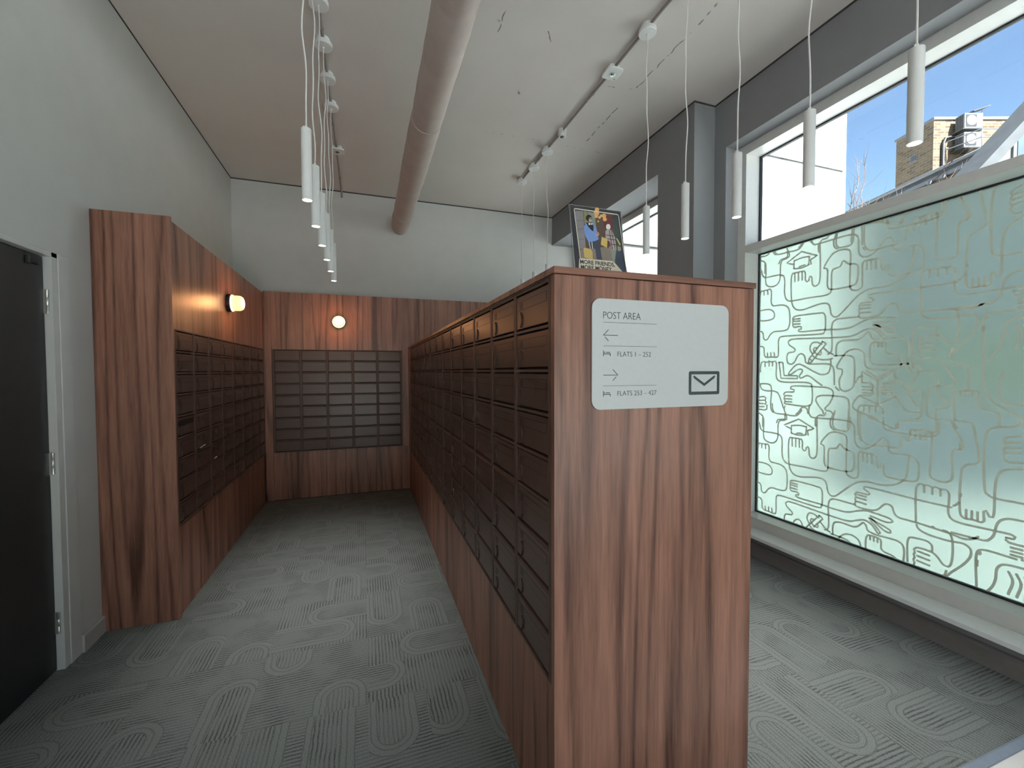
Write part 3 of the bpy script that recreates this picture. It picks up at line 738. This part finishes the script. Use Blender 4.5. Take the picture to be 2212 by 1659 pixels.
def stext(txt, x0, x1, z0, z1, off): text_mesh(txt, x1 - x0, z1 - z0, lambda a, c, t: sf(x0 + a, z0 + c, t), .0053, .0060, 'lettering', 'sign_ink', sg, off)
stext('POST AREA', .6965, .8317, 1.6610, 1.6822, -.012); stext('FLATS 1 – 252', .7475, .8713, 1.5448, 1.5600, -.010); stext('FLATS 253 – 427', .7478, .8936, 1.4222, 1.4372, -.010)
for z in (1.6496, 1.5770, 1.4535): ink('rule', [stroke((.6965, z), (.8932, z), .0010)])
ink('arrow', [stroke((.6970, 1.6100), (.7485, 1.6100), .0019), stroke((.6966, 1.6095), (.7150, 1.6275), .0019), stroke((.7025, 1.6050), (.7150, 1.5925), .0019)])
ink('arrow', [stroke((.6970, 1.4870), (.7485, 1.4870), .0019), stroke((.7307, 1.5045), (.7489, 1.4866), .0019), stroke((.7307, 1.4695), (.7430, 1.4820), .0019)])
for z in (1.5455, 1.4205):
    ink('bed_symbol', [stroke((.6975, z), (.6975, z + .0175), .0020), stroke((.6975, z + .0070), (.7225, z + .0070), .0024), stroke((.7217, z), (.7217, z + .0085), .0020), stroke((.7060, z + .0118), (.7205, z + .0118), .0022), rrect(.6995, .7028, z + .0102, z + .0135, .0012, 2)])
eo, ei = rrect(1.0226, 1.1522, 1.4190, 1.4979, .006, 4), rrect(1.0331, 1.1417, 1.4295, 1.4874, .002, 4)
b = bm_new()
A = [[b.verts.new(sf(*p, t)) for p in q] for q in (eo, ei) for t in (.0053, .0061)]
n = len(eo)
for i in range(n):
    j = (i + 1) % n
    b.faces.new((A[1][i], A[1][j], A[3][j], A[3][i])); b.faces.new((A[0][i], A[0][j], A[1][j], A[1][i])); b.faces.new((A[2][i], A[2][j], A[3][j], A[3][i])); b.faces.new((A[0][i], A[0][j], A[2][j], A[2][i]))
obj('envelope_outline', b, 'sign_ink', sg)
ink('envelope_flap', [[(1.0405, 1.4805), (1.0455, 1.4735), (1.0873, 1.4475), (1.1291, 1.4735), (1.1341, 1.4805), (1.1295, 1.4835), (1.0873, 1.4575), (1.0450, 1.4835)]])

# ================================================================= picture standing on the divider
plain('print_navy', (.025, .028, .035), .3); plain('print_cream', (.62, .57, .47), .4); plain('print_grey', (.20, .19, .20), .4); plain('print_olive', (.22, .22, .10), .4)
plain('print_brown', (.09, .06, .045), .4); plain('print_red', (.10, .025, .025), .4); plain('print_teal', (.04, .06, .06), .4); plain('print_floor', (.22, .18, .15), .4); plain('print_orange', (.65, .36, .13), .4)
plain('print_skin', (.55, .34, .26), .4); plain('print_black', (.012, .012, .014), .4); plain('print_blue', (.16, .27, .56), .4); plain('print_yellow', (.52, .38, .12), .4); plain('print_plaid', (.40, .32, .31), .4)
plain('print_sage', (.22, .25, .21), .4); plain('print_white', (.70, .68, .66), .4); plain('print_slate', (.045, .055, .085), .4); plain('print_pink', (.45, .16, .18), .4)
am = Mat('acrylic'); am.set(color=(.9, .92, .93), rough=.06, trans=.9, ior=1.3); am.link(am.noise(None, 4) * .01 + .05, am.b.inputs['Roughness']); M['acrylic'] = am.m
PX, PW = .696, .207
def pf(u, v, t):      # u to the right, v downward, t toward the viewer
    y = 1.375 - .050 * v - t * .984; z = 2.0875 - .2755 * v + t * .179
    return (PX + PW * u, y, z)
pc = thing('picture', 'printed people picture in a clear stand on top of the divider', 'picture', (PX + PW / 2, 1.34, ZD))
b = bm_new(); prism(b, [(-.02, -.012), (1.02, -.012), (1.02, 1.0), (-.02, 1.0)], pf, -.004, -.001); box(b, PX - .004, PX + PW + .004, 1.322, 1.40, ZD + .0002, ZD + .003); obj('stand', b, 'acrylic', pc)
LAY = [0]
def uvc(s):
    out = []
    for q in s.split():
        x, y = map(float, q.split(',')); u = (x - 393 - (y - 565) * .0865) / 608
        out.append((u, (y - 565 - 84 * u) / (904 - 39 * u)))
    return out
def pr(name, mat, s, raw=False):
    LAY[0] += 1; b = bm_new(); p = s if raw else uvc(s)
    prism(b, p, pf, LAY[0] * .00004, LAY[0] * .00004 + .00004); return obj(name, b, mat, pc)
def circ(x, y, r, k=1.0, n=14): return ' '.join('%g,%g' % (x + r * math.cos(2 * math.pi * i / n), y + r * k * math.sin(2 * math.pi * i / n)) for i in range(n))
pr('print_sheet', 'print_navy', [(0, 0), (1, 0), (1, 1), (0, 1)], True)
pr('printed_wall', 'print_brown', '450,630 960,695 1055,1360 520,1260')
pr('printed_wall', 'print_grey', '450,640 548,640 580,1100 505,1100'); pr('printed_window', 'print_olive', '555,640 600,650 610,800 565,800'); pr('printed_window', 'print_sage', '605,650 690,665 705,860 620,830')
pr('printed_wall', 'print_red', '790,690 920,700 945,860 800,850'); pr('printed_wall', 'print_teal', '905,700 965,705 1020,1080 940,1050')
for yy in (760, 865, 985): pr('printed_joint', 'print_brown', '465,%d 556,%d 557,%d 465,%d' % (yy, yy - 8, yy - 4, yy + 4))
pr('printed_floor', 'print_floor', '505,1110 940,1060 930,1260 515,1225'); pr('printed_floor', 'print_slate', '935,1150 1010,1090 1062,1370 1005,1365 925,1235')
for x, y, r in ((715, 625, 27), (700, 658, 26), (712, 672, 30), (705, 705, 22), (745, 720, 17), (768, 700, 18), (800, 700, 27), (810, 742, 25), (728, 768, 11)): pr('printed_bulb', 'print_orange', circ(x, y, r))
pr('printed_hair', 'print_black', circ(615, 727, 36, 1.1)); pr('printed_face', 'print_skin', circ(633, 745, 20, 1.25)); pr('printed_glasses', 'print_black', '618,730 655,736 655,744 620,742')
pr('printed_trousers', 'print_slate', '620,1000 735,990 772,1232 706,1222 690,1100 640,1095'); pr('printed_cardigan', 'print_blue', '585,785 660,780 700,835 718,900 730,985 690,1005 612,1020 575,950 553,880 560,825')
pr('printed_top', 'print_black', '580,785 655,782 672,830 668,892 640,870 605,830'); pr('printed_headphones', 'print_white', circ(622, 800, 13)); pr('printed_headphones', 'print_white', circ(650, 800, 11)); pr('printed_hand', 'print_skin', circ(718, 920, 20, 1.2)); pr('printed_gift', 'print_pink', '702,900 730,905 726,930 706,925')
pr('printed_suitcase', 'print_yellow', '550,1095 570,1085 640,1105 655,1140 660,1225 560,1200'); pr('printed_handle', 'print_white', '612,1020 620,1019 634,1095 627,1095'); pr('printed_handle', 'print_white', '645,1015 652,1014 662,1100 655,1100')
pr('printed_hair', 'print_white', circ(850, 835, 28, 1.25)); pr('printed_legs', 'print_sage', '880,1100 945,1110 925,1245 895,1245'); pr('printed_coat', 'print_plaid', '815,885 850,860 895,885 930,955 947,1110 890,1112 868,1020 815,975')
for s in ('858,880 866,880 902,1110 894,1110', '885,885 892,884 935,1105 928,1105', '820,930 925,945 926,952 822,938', '830,975 938,990 938,998 838,983', '875,1040 944,1050 944,1058 877,1048'): pr('printed_check', 'print_black', s)
pr('printed_bag', 'print_yellow', '768,955 838,985 832,1088 756,1050'); pr('printed_bag', 'print_red', '840,1000 860,1010 850,1092 832,1088'); pr('printed_bag', 'print_yellow', '940,968 962,980 1002,1052 985,1058'); pr('printed_bag', 'print_sage', '960,1065 1000,1080 1005,1120 965,1130')
LAY[0] += 1
b = bm_new(); bl = uvc('515,1235 440,628 445,620 455,616 960,686 972,690 980,705 1075,1420'); bl = [Vector(p) for p in bl]
ribbon(b, bl, .014, lambda a, c: pf(a, c, LAY[0] * .00004)); obj('printed_border', b, 'print_cream', pc)
pr('printed_panel', 'print_cream', '500,1218 525,1212 890,1245 915,1258 1030,1385 1045,1430 490,1390')
for txt, (x0, y0), (x1, y1), hh in (('MORE FRIENDS,', (512, 1274), (925, 1312), 46), ('MORE MONEY', (520, 1336), (888, 1366), 46)):
    (ua, va), (ub, vb) = uvc('%d,%d %d,%d' % (x0, y0, x1, y1)); tt = (LAY[0] + 3) * .00004
    text_mesh(txt, 1, 1, lambda a, c, t: pf(ua + (ub - ua) * a, va + (vb - va) * a - c * hh / 868, t), tt, tt + .00008, 'lettering', 'print_black', pc, .021)

# ================================================================= wall lamps
def sconce(label, o, axis, sgn):
    t = thing('wall_lamp', label, 'lamp', o)
    P = lambda L: [(r, sgn * h) for r, h in L]
    b = bm_new(); lathe(b, P([(.066, 0), (.074, .002), (.075, .028), (.070, .031)]), o, axis, 32); obj('base_ring', b, 'black_ring', t)
    b = bm_new(); lathe(b, P([(.0705, .0312), (.0715, .033), (.0695, .040), (.066, .0405)]), o, axis, 32); obj('rim', b, 'lamp_warm_rim', t)
    b = bm_new(); lathe(b, P([(.064, .0405), (.064, .085), (.060, .100), (.050, .112), (.036, .118), (.0, .120)]), o, axis, 32); obj('diffuser', b, 'lamp_warm', t)
    ld = bpy.data.lights.new('lamp_glow', 'POINT'); ld.energy = 1.05; ld.color = (1, .44, .17); ld.shadow_soft_size = .05
    lo = bpy.data.objects.new('lamp_glow', ld); COL.objects.link(lo); lo.parent = t
    lo.location = {'x': (sgn * .185, 0, 0), 'y': (0, sgn * .185, 0)}[axis]
sconce('round warm wall lamp glowing on the tall left cabinet', (XU - .004, 4.20, 2.083), 'x', 1)
sconce('round warm wall lamp glowing on the back wall panelling', (-.274, YD1 + .003, 2.095), 'y', -1)

# ================================================================= ceiling services
AISLE, BESIDE, FARP = (2.16, 2.53, 2.90, 3.255, 3.615, 3.985), (.957, 1.328, 1.70, 2.07, 2.437), (4.07, 4.436, 4.811)
def conduit(label, x, y0, y1, stops):
    t = thing('conduit', label, 'conduit', (x, y0, ZC - .016))
    cuts = [y0] + [q for s_, r_ in stops for q in (s_ - r_, s_ + r_)] + [y1]
    for p, q in zip(cuts[::2], cuts[1::2]):
        if q - p > .02: b = bm_new(); tube(b, [(x, p, ZC - .0165), (x, q, ZC - .0165)], .0105, 12); obj('tube', b, 'conduit', t)
    yy = y0 + .3
    while yy < y1:
        if any(abs(yy - s_) < r_ + .02 for s_, r_ in stops): yy += .1; continue
        b = bm_new(); lathe(b, [(.0125, -.012), (.0135, -.010), (.0135, .010), (.0125, .012)], (x, yy, ZC - .0165), 'y', 12); box(b, x - .005, x + .005, yy - .008, yy + .008, ZC - .008, ZC); obj('saddle', b, 'conduit', t); yy += 1.15
    return t
conduit('grey conduit on the ceiling above the mailbox aisle, ending at the back wall', -.232, -.6, YB - .02, [(q, .043) for q in AISLE] + [(4.76, .047)])
b = bm_new(); tube(b, [(-.232, YB - .03, ZC - .016), (-.232, YB - .018, ZC - .03), (-.232, YB - .015, ZC - .085)], .0105, 12)
o = obj('elbow', b, 'conduit'); e = [q for q in COL.objects if q.name == 'conduit'][0]; o.parent = e; o.matrix_parent_inverse = Matrix.Translation(-e.location)
conduit('grey conduit on the ceiling beside the window wall', 1.803, -.6, FARP[2] - .043, [(q, .043) for q in BESIDE] + [(2.86, .047), (3.73, .043)] + [(q, .043) for q in FARP[:2]])

def pendant(label, x, y, group, power):
    t = thing('pendant_lamp', label, 'lamp', (x, y, ZC), group)
    rnd = random.Random(int(y * 1000 + x * 77))
    zt, zb, r_ = 2.598, 2.279, .0222
    b = bm_new(); lathe(b, [(.040, ZC), (.041, ZC - .029), (.0565, ZC - .030), (.058, ZC - .033), (.058, ZC - .056), (.0555, ZC - .059), (.006, ZC - .059), (.006, ZC - .066), (.004, ZC - .067)], (x, y, 0), 'z', 28); obj('canopy', b, 'white_metal', t)
    pts = []; ph1, ph2 = rnd.uniform(0, 6.3), rnd.uniform(0, 6.3)
    for k in range(29):
        q = k / 28; e = math.sin(math.pi * q) ** .6
        pts.append((x + e * (.0075 * math.sin(q * 9 + ph1) + .004 * math.sin(q * 21 + ph2)), y + e * .005 * math.sin(q * 8 + ph2), ZC - .06 - q * (ZC - .06 - zt - .012)))
    b = bm_new(); tube(b, pts, .0036, 7); obj('cable', b, 'white_cord', t)
    b = bm_new(); lathe(b, [(.0045, zt + .016), (.0055, zt + .014), (.0055, zt - .001)], (x, y, 0), 'z', 12)
    lathe(b, [(.003, zt + .012), (.003, zt - .001)], (x - .010, y, 0), 'z', 8); obj('cable_grip', b, 'white_metal', t)
    b = bm_new(); lathe(b, [(.0, zt), (r_ - .001, zt), (r_, zt - .0015), (r_, zb + .012), (r_ - .0008, zb + .011), (r_ - .0008, zb + .010), (r_, zb + .009), (r_, zb), (r_ - .0022, zb), (r_ - .0022, zb + .006)], (x, y, 0), 'z', 28); obj('tube_body', b, 'white_metal', t)
    b = bm_new(); lathe(b, [(.0, zb + .005), (r_ - .0024, zb + .005), (r_ - .0024, zb + .0015), (r_ - .006, zb + .0004), (.0, zb)], (x, y, 0), 'z', 24); obj('lens', b, 'lamp_white', t)
    ld = bpy.data.lights.new('lamp_beam', 'SPOT'); ld.energy = power; ld.color = (1, .97, .93); ld.shadow_soft_size = .02; ld.spot_size = R(62); ld.spot_blend = .9
    lo = bpy.data.objects.new('lamp_beam', ld); COL.objects.link(lo); lo.parent = t; lo.location = (0, 0, zb - .004 - ZC)
PWR = 20
ORD = ('first', 'second', 'third', 'fourth', 'fifth', 'sixth')
for k, y in enumerate(reversed(AISLE)): pendant('white tube pendant over the mailbox aisle, %s from the emergency light' % ORD[k], -.232, y, 'pendant lamps over the mailbox aisle', 12)
for k, y in enumerate(reversed(BESIDE)): pendant('white tube pendant along the drawn window, %s from the emergency light' % ORD[k], 1.803, y, 'pendant lamps beside the window', PWR)
for k, y in enumerate(FARP): pendant('white pendant hanging low behind the divider, %s beyond the ceiling sensor' % ORD[k], 1.803, y, 'pendant lamps behind the divider', 6)

def emergency_light(label, x, y):
    t = thing('emergency_light', label, 'light fitting', (x, y, ZC))
    b = bm_new(); prism(b, rrect(x - .045, x + .045, y - .045, y + .045, .018, 5), lambda a, c, q: (a, c, q), ZC, ZC - .030); obj('back_box', b, 'white_plastic', t, .002)
    b = bm_new(); prism(b, rrect(x - .066, x + .066, y - .066, y + .066, .030, 6), lambda a, c, q: (a, c, q), ZC - .030, ZC - .046); obj('cover', b, 'white_plastic', t, .004)
    b = bm_new(); lathe(b, [(.022, ZC - .0465), (.022, ZC - .0500), (.017, ZC - .0505), (.015, ZC - .0480)], (x, y, 0), 'z', 20); obj('lens_ring', b, 'chrome', t)
    b = bm_new(); lathe(b, [(.0148, ZC - .0475), (.011, ZC - .0515), (.0, ZC - .0530)], (x, y, 0), 'z', 20); obj('lens', b, 'lens_dark', t)
    b = bm_new(); lathe(b, [(.004, ZC - .0465), (.004, ZC - .0485), (.0, ZC - .0488)], (x + .045, y + .045, 0), 'z', 10); obj('indicator', b, 'lens_dark', t)
emergency_light('white rounded square emergency light on the conduit by the window', 1.803, 2.86)
emergency_light('white rounded square emergency light on the conduit above the aisle', -.225, 4.76)
t = thing('motion_sensor', 'small white cylinder sensor on the ceiling conduit by the window', 'sensor', (1.807, 3.73, ZC))
b = bm_new(); lathe(b, [(.041, ZC), (.041, ZC - .042), (.037, ZC - .046), (.036, ZC - .064), (.033, ZC - .068), (.020, ZC - .068)], (1.807, 3.73, 0), 'z', 24); obj('housing', b, 'white_plastic', t)
b = bm_new(); lathe(b, [(.021, ZC - .067), (.018, ZC - .072), (.010, ZC - .076), (.0, ZC - .077)], (1.807, 3.73, 0), 'z', 20); obj('lens', b, 'lens_dark', t)

# ---- lagged pipe under the ceiling
t = thing('ceiling_pipe', 'thick pinkish lagged pipe running under the ceiling into the back wall', 'pipe', (.472, 5.8, 3.40))
def pipe_seg(name, y0, y1, r0, r1, mat, seed):
    rnd = random.Random(seed); b = bm_new(); n = max(4, int((y1 - y0) / .09)); pts, rr = [], []
    for k in range(n + 1):
        q = k / n; e = min(1, min(q, 1 - q) * n / 1.2)
        pts.append((.472 + rnd.uniform(-.0015, .0015), y0 + (y1 - y0) * q, 3.400 + rnd.uniform(-.0015, .0015))); rr.append((r0 + (r1 - r0) * q) * (1 - .028 * (1 - e)) + rnd.uniform(-.0010, .0012))
    tube(b, pts, rr, 40); return obj(name, b, mat, t)
pipe_seg('lagging', -1.0, 2.20, .116, .116, 'lagging', 1); pipe_seg('lagging', 2.195, 3.30, .117, .114, 'lagging', 2); pipe_seg('lagging', 3.295, 4.45, .118, .116, 'lagging', 3); pipe_seg('lagging', 4.445, 5.30, .113, .114, 'lagging', 4)
pipe_seg('lagging', 5.295, 5.79, .118, .112, 'lagging', 5); pipe_seg('pipe_end', 5.76, YB + .01, .094, .094, 'conduit', 6)
for y in (-.2, 2.2, 4.45):
    b = bm_new(); box(b, .466, .478, y - .012, y + .012, 3.505, ZC); obj('hanger', b, 'conduit', t)

# ================================================================= outside
def UV(o, s=1.0):
    me = o.data; uv = me.uv_layers.new(name='UVMap')
    for p in me.polygons:
        n = p.normal
        for li in p.loop_indices:
            c = me.vertices[me.loops[li].vertex_index].co
            if abs(n.z) > .7: uv.data[li].uv = (c.x * s, c.y * s)
            else:
                h = Vector((-n.y, n.x, 0)).normalized(); uv.data[li].uv = (c.dot(h) * s, c.z * s)
    return o
b = bm_new(); box(b, -30, 60, -40, 60, -.4, -.13)
tag(obj('ground', b, 'paving'), 'pale sunlit paving outside the street windows', 'paving', None, 'structure')
# the white rendered wall
t = thing('white_building', 'white rendered building wall in full sun outside the window', 'building', (6.5, 6.4, -.12))
abox('core', (3.29, 9.74, 6.43, 9.0, -.12, 11.9), 'joint_grey', t)
for k in range(6):
    z0 = -.42 + k * 2.05; abox('wall_panel', (3.29, 9.72, 6.40, 6.44, max(-.12, z0 + .030), z0 + 2.020), 'render_white', t, .004)
abox('corner_bead', (9.735, 9.785, 6.40, 9.0, -.12, 11.9), 'render_white', t)
# a rotated frame for the far buildings: v to the right, u away
def W(v, u, z): return Vector((v * .945 + u * .327, -v * .327 + u * .945, z))
def vbox(name, v0, v1, u0, u1, z0, z1, mat, parent=None, uv=False, bm=None):
    b = bm or bm_new()
    q = [b.verts.new(W(*p)) for p in ((v0, u0, z0), (v1, u0, z0), (v1, u1, z0), (v0, u1, z0), (v0, u0, z1), (v1, u0, z1), (v1, u1, z1), (v0, u1, z1))]
    for f in ((3, 2, 1, 0), (4, 5, 6, 7), (0, 1, 5, 4), (1, 2, 6, 5), (2, 3, 7, 6), (3, 0, 4, 7)): b.faces.new([q[i] for i in f])
    if bm is not None: return
    o = obj(name, b, mat, parent)
    return UV(o) if uv else o
tw = thing('brick_tower', 'tan brick rooftop tower with flat coping across the street', 'building', W(25.6, 25.2, -.12))
vbox('wall', 23.39, 27.75, 24, 26.3, -.12, 15.30, 'brick_stock', tw, True)
vbox('coping', 23.33, 27.82, 23.93, 26.36, 15.30, 15.44, 'fascia', tw)
wn = vbox('window', 26.75, 27.6, 23.96, 24.05, 13.9, 14.55, 'fascia', tw); vbox('pane', 26.83, 27.52, 23.945, 24.0, 13.97, 14.46, 'blue_grey', wn)
dr = vbox('doorway', 25.62, 25.98, 23.97, 24.05, 13.2, 14.75, 'mail_dark', tw); vbox('door_post', 25.76, 25.82, 23.93, 23.99, 13.2, 14.6, 'fascia', dr)
vt = vbox('air_vent', 23.355, 23.42, 24.95, 25.35, 13.55, 13.95, 'fascia', tw)
for k in range(4): vbox('vent_slat', 23.345, 23.36, 24.99 + k * .09, 25.03 + k * .09, 13.6, 13.9, 'dark_pipe', vt)
lv = vbox('louvre', 23.36, 23.42, 24.55, 25.25, 11.9, 12.35, 'slate', tw)
for k in range(4): vbox('louvre_slat', 23.33, 23.37, 24.58, 25.22, 11.94 + k * .1, 11.98 + k * .1, 'dark_pipe', lv)
b = bm_new(); tube(b, [W(25.3, 23.9, 14.35), W(24.2, 23.9, 14.32), W(23.95, 23.9, 14.25), W(23.85, 23.9, 14.0), W(23.85, 23.9, 11.0)], .07, 10); obj('drain_pipe', b, 'dark_pipe', tw)
def air_con(label, z):
    t = thing('air_conditioner', label, 'air conditioner', W(24.9, 23.6, z))
    vbox('casing', 24.38, 25.36, 23.32, 23.80, z, z + .78, 'fascia', t)
    vbox('fan_panel', 24.46, 25.02, 23.300, 23.325, z + .08, z + .70, 'aluminium', t)
    b = bm_new(); o_ = W(24.74, 23.30, z + .39); ux, uz = W(1, 0, 0) , Vector((0, 0, 1)); nn = W(0, -1, 0)
    for rr, hh in ((.26, .012), (.08, .03)):
        ring = [b.verts.new(o_ + (ux * math.cos(2 * math.pi * k / 20) + uz * math.sin(2 * math.pi * k / 20)) * rr + nn * hh) for k in range(20)]
        bot = [b.verts.new(v.co - nn * hh) for v in ring]
        b.faces.new(ring)
        for k in range(20): b.faces.new((ring[k], ring[(k + 1) % 20], bot[(k + 1) % 20], bot[k]))
    obj('fan_guard', b, 'white_plastic', t)
    for k in range(3): vbox('side_grille', 24.36, 24.39, 23.35 + k * .15, 23.46 + k * .15, z + .06, z + .72, 'slate', t)
    vbox('bracket', 24.3, 25.45, 23.32, 24.0, z - .06, z, 'aluminium', t)
air_con('upper white air conditioner on the brick tower', 14.50); air_con('lower white air conditioner on the brick tower', 13.50)
t = thing('guard_rail', 'white tubular guard rail in front of the brick tower', 'railing', W(25.9, 22.6, 13.0))
for z in (14.05, 13.63):
    b = bm_new(); tube(b, [W(24.0, 24.0, z), W(24.55, 22.6, z), W(27.4, 22.6, z)], .028, 8); obj('rail', b, 'fascia', t)
for v in (24.56, 26.15, 27.3):
    b = bm_new(); tube(b, [W(v, 22.6, 12.7), W(v, 22.6, 14.06)], .024, 8); obj('post', b, 'fascia', t)
t = thing('walkway_roof', 'grey flat walkway roof under the guard rail', 'roof', W(25.8, 23, -.12))
vbox('deck', 23.42, 28.2, 22.0, 23.95, -.12, 12.55, 'roof_lead', t); vbox('edge', 24.3, 28.2, 21.95, 22.0, 12.4, 12.72, 'fascia', t)
t = thing('aerial', 'dark flat aerial panel on a pole above the brick tower', 'aerial', W(26.0, 24.3, 15.3))
b = bm_new(); tube(b, [W(25.55, 23.95, 14.75), W(25.75, 23.9, 14.95), W(25.92, 23.9, 15.05), W(25.95, 23.9, 15.80)], .025, 8); obj('pole', b, 'aluminium', t)
b = bm_new(); vs = [W(25.50, 23.9, 15.72), W(26.42, 23.9, 16.02), W(26.46, 24.6, 16.12), W(25.54, 24.6, 15.82)]; lo_ = [b.verts.new(v) for v in vs]; hi_ = [b.verts.new(v + Vector((0, 0, .05))) for v in vs]
b.faces.new(lo_); b.faces.new(hi_)
for k in range(4): b.faces.new((lo_[k], lo_[(k + 1) % 4], hi_[(k + 1) % 4], hi_[k]))
obj('panel', b, 'slate', t)
# the lower building that runs toward the tower
t = thing('brick_terrace', 'low brown brick building with pale gutter below the tower', 'building', W(16, 14.5, -.12))
vbox('wall', 14, 20, 10.6, 18.2, -.12, 7.72, 'brick_lower', t, True)
vbox('fascia_board', 13.93, 20, 10.55, 18.2, 7.72, 7.84, 'fascia', t); vbox('roof', 13.97, 20, 10.6, 18.2, 7.84, 8.02, 'roof_lead', t)
b = bm_new(); tube(b, [W(13.88, 10.5, 8.0), W(13.88, 18.2, 8.0)], .06, 10); obj('gutter', b, 'fascia', t)
b = bm_new(); tube(b, [W(13.86, 12.85, 7.75), W(13.86, 12.85, 0)], .07, 10); obj('drain_pipe', b, 'fascia', t)
for u in (13.9, 14.35): 
    b = bm_new(); lathe(b, [(.02, -.06), (.07, -.05), (.075, .05), (.02, .06)], W(13.9, u, 7.70), 'z', 12); obj('lamp_fitting', b, 'fascia', t)
# gabled house at the right
t = thing('gabled_house', 'grey house with steep slate verge and dark window', 'building', W(12.5, 10.5, -.12))
b = bm_new(); prism(b, [(9.2, -.12), (9.2, 4.1), (12.5, 7.70), (15.8, 4.1), (15.8, -.12)], lambda a, c, q: W(a, q, c), 10.0, 10.5); obj('gable_wall', b, 'concrete', t)
vbox('dark_cladding', 9.18, 15.82, 9.93, 9.999, -.12, 5.2, 'blue_grey', t)
b = bm_new(); prism(b, [(9.0, 4.24), (12.5, 8.06), (12.5, 7.74), (9.2, 4.12)], lambda a, c, q: W(a, q, c), 9.88, 10.55); obj('verge', b, 'slate', t)
b = bm_new(); prism(b, [(16.0, 4.24), (12.5, 8.06), (12.5, 7.74), (15.8, 4.12)], lambda a, c, q: W(a, q, c), 9.88, 10.55); obj('verge', b, 'slate', t)
wn = vbox('window', 11.55, 12.45, 9.95, 10.02, 6.0, 6.95, 'fascia', t); vbox('pane', 11.63, 12.37, 9.935, 9.97, 6.08, 6.87, 'blue_grey', wn)
# bare tree
t = thing('bare_tree', 'leafless tree with thin branches in front of the brick tower', 'tree', W(10.9, 13.4, -.12))
b = bm_new(); rnd = random.Random(5); base = W(10.9, 13.4, -.12)
tube(b, [base, base + Vector((.05, 0, 2.5)), base + Vector((-.02, .05, 4.9))], [.09, .07, .045], 8); obj('trunk', b, 'bark', t)
b = bm_new()
def branch(p, d, L, r, depth):
    pts = [p]
    for k in range(4):
        d = (d + Vector((rnd.uniform(-.25, .25), rnd.uniform(-.25, .25), rnd.uniform(-.12, .22)))).normalized(); pts.append(pts[-1] + d * L / 4)
    tube(b, pts, [r, r * .85, r * .7, r * .55, r * .35], 5)
    if depth:
        for k in range(5 if depth == 2 else 4):
            q = rnd.uniform(.3, 1); i = min(3, int(q * 4)); s = pts[i].lerp(pts[i + 1], q * 4 - i)
            branch(s, (d + Vector((rnd.uniform(-1, 1), rnd.uniform(-1, 1), rnd.uniform(-.3, .5)))).normalized(), L * .5, r * .5, depth - 1)
for k in range(6):
    a = k * 1.05; branch(base + Vector((-.02, .05, 4.0 + .15 * k)), Vector((math.cos(a) * .45, math.sin(a) * .45, 1)).normalized(), 2.6, .03, 2)
obj('branches', b, 'bark', t)
# hedge and low dark wall seen as blurs through the frosted pane
rnd = random.Random(11)
def hedge(label, v0, v1, u0, u1, h, nl):
    t = thing('hedge', label, 'hedge', W((v0 + v1) / 2, (u0 + u1) / 2, -.12))
    vbox('inner_mass', v0 + .15, v1 - .15, u0 + .15, u1 - .15, -.12, h - .15, 'leaf', t)
    b = bm_new()
    for k in range(nl):
        f = rnd.choice('vvuuut'); v, u, z = rnd.uniform(v0, v1), rnd.uniform(u0, u1), rnd.uniform(0, h)
        if f == 'v': v = v0 + rnd.uniform(-.05, .15)
        elif f == 'u': u = u0 + rnd.uniform(-.05, .15)
        else: z = h + rnd.uniform(-.15, .05)
        c = W(v, u, z); a = Vector((rnd.uniform(-1, 1), rnd.uniform(-1, 1), rnd.uniform(-1, 1))).normalized(); e, f_ = frame_dirs(a); s = rnd.uniform(.06, .12)
        b.faces.new([b.verts.new(c + e * s), b.verts.new(c + f_ * s * .6), b.verts.new(c - e * s), b.verts.new(c - f_ * s * .6)])
    tag(obj('foliage', b, 'leaf', t), kind='stuff')
hedge('green clipped hedge outside, blurred by the frosted pane', 7.6, 13.5, 8.0, 9.2, 2.4, 2400)
t = thing('planter', 'dark blue-grey planter box outside, blurred by the frosted pane', 'planter', W(6.4, 5.9, -.12))
vbox('box', 4.6, 9.2, 5.5, 6.2, -.12, .94, 'blue_grey', t); vbox('rim', 4.55, 9.25, 5.45, 6.25, .94, 1.0, 'blue_grey', t); vbox('soil', 4.7, 9.1, 5.6, 6.1, 1.0, 1.02, 'bark', t)
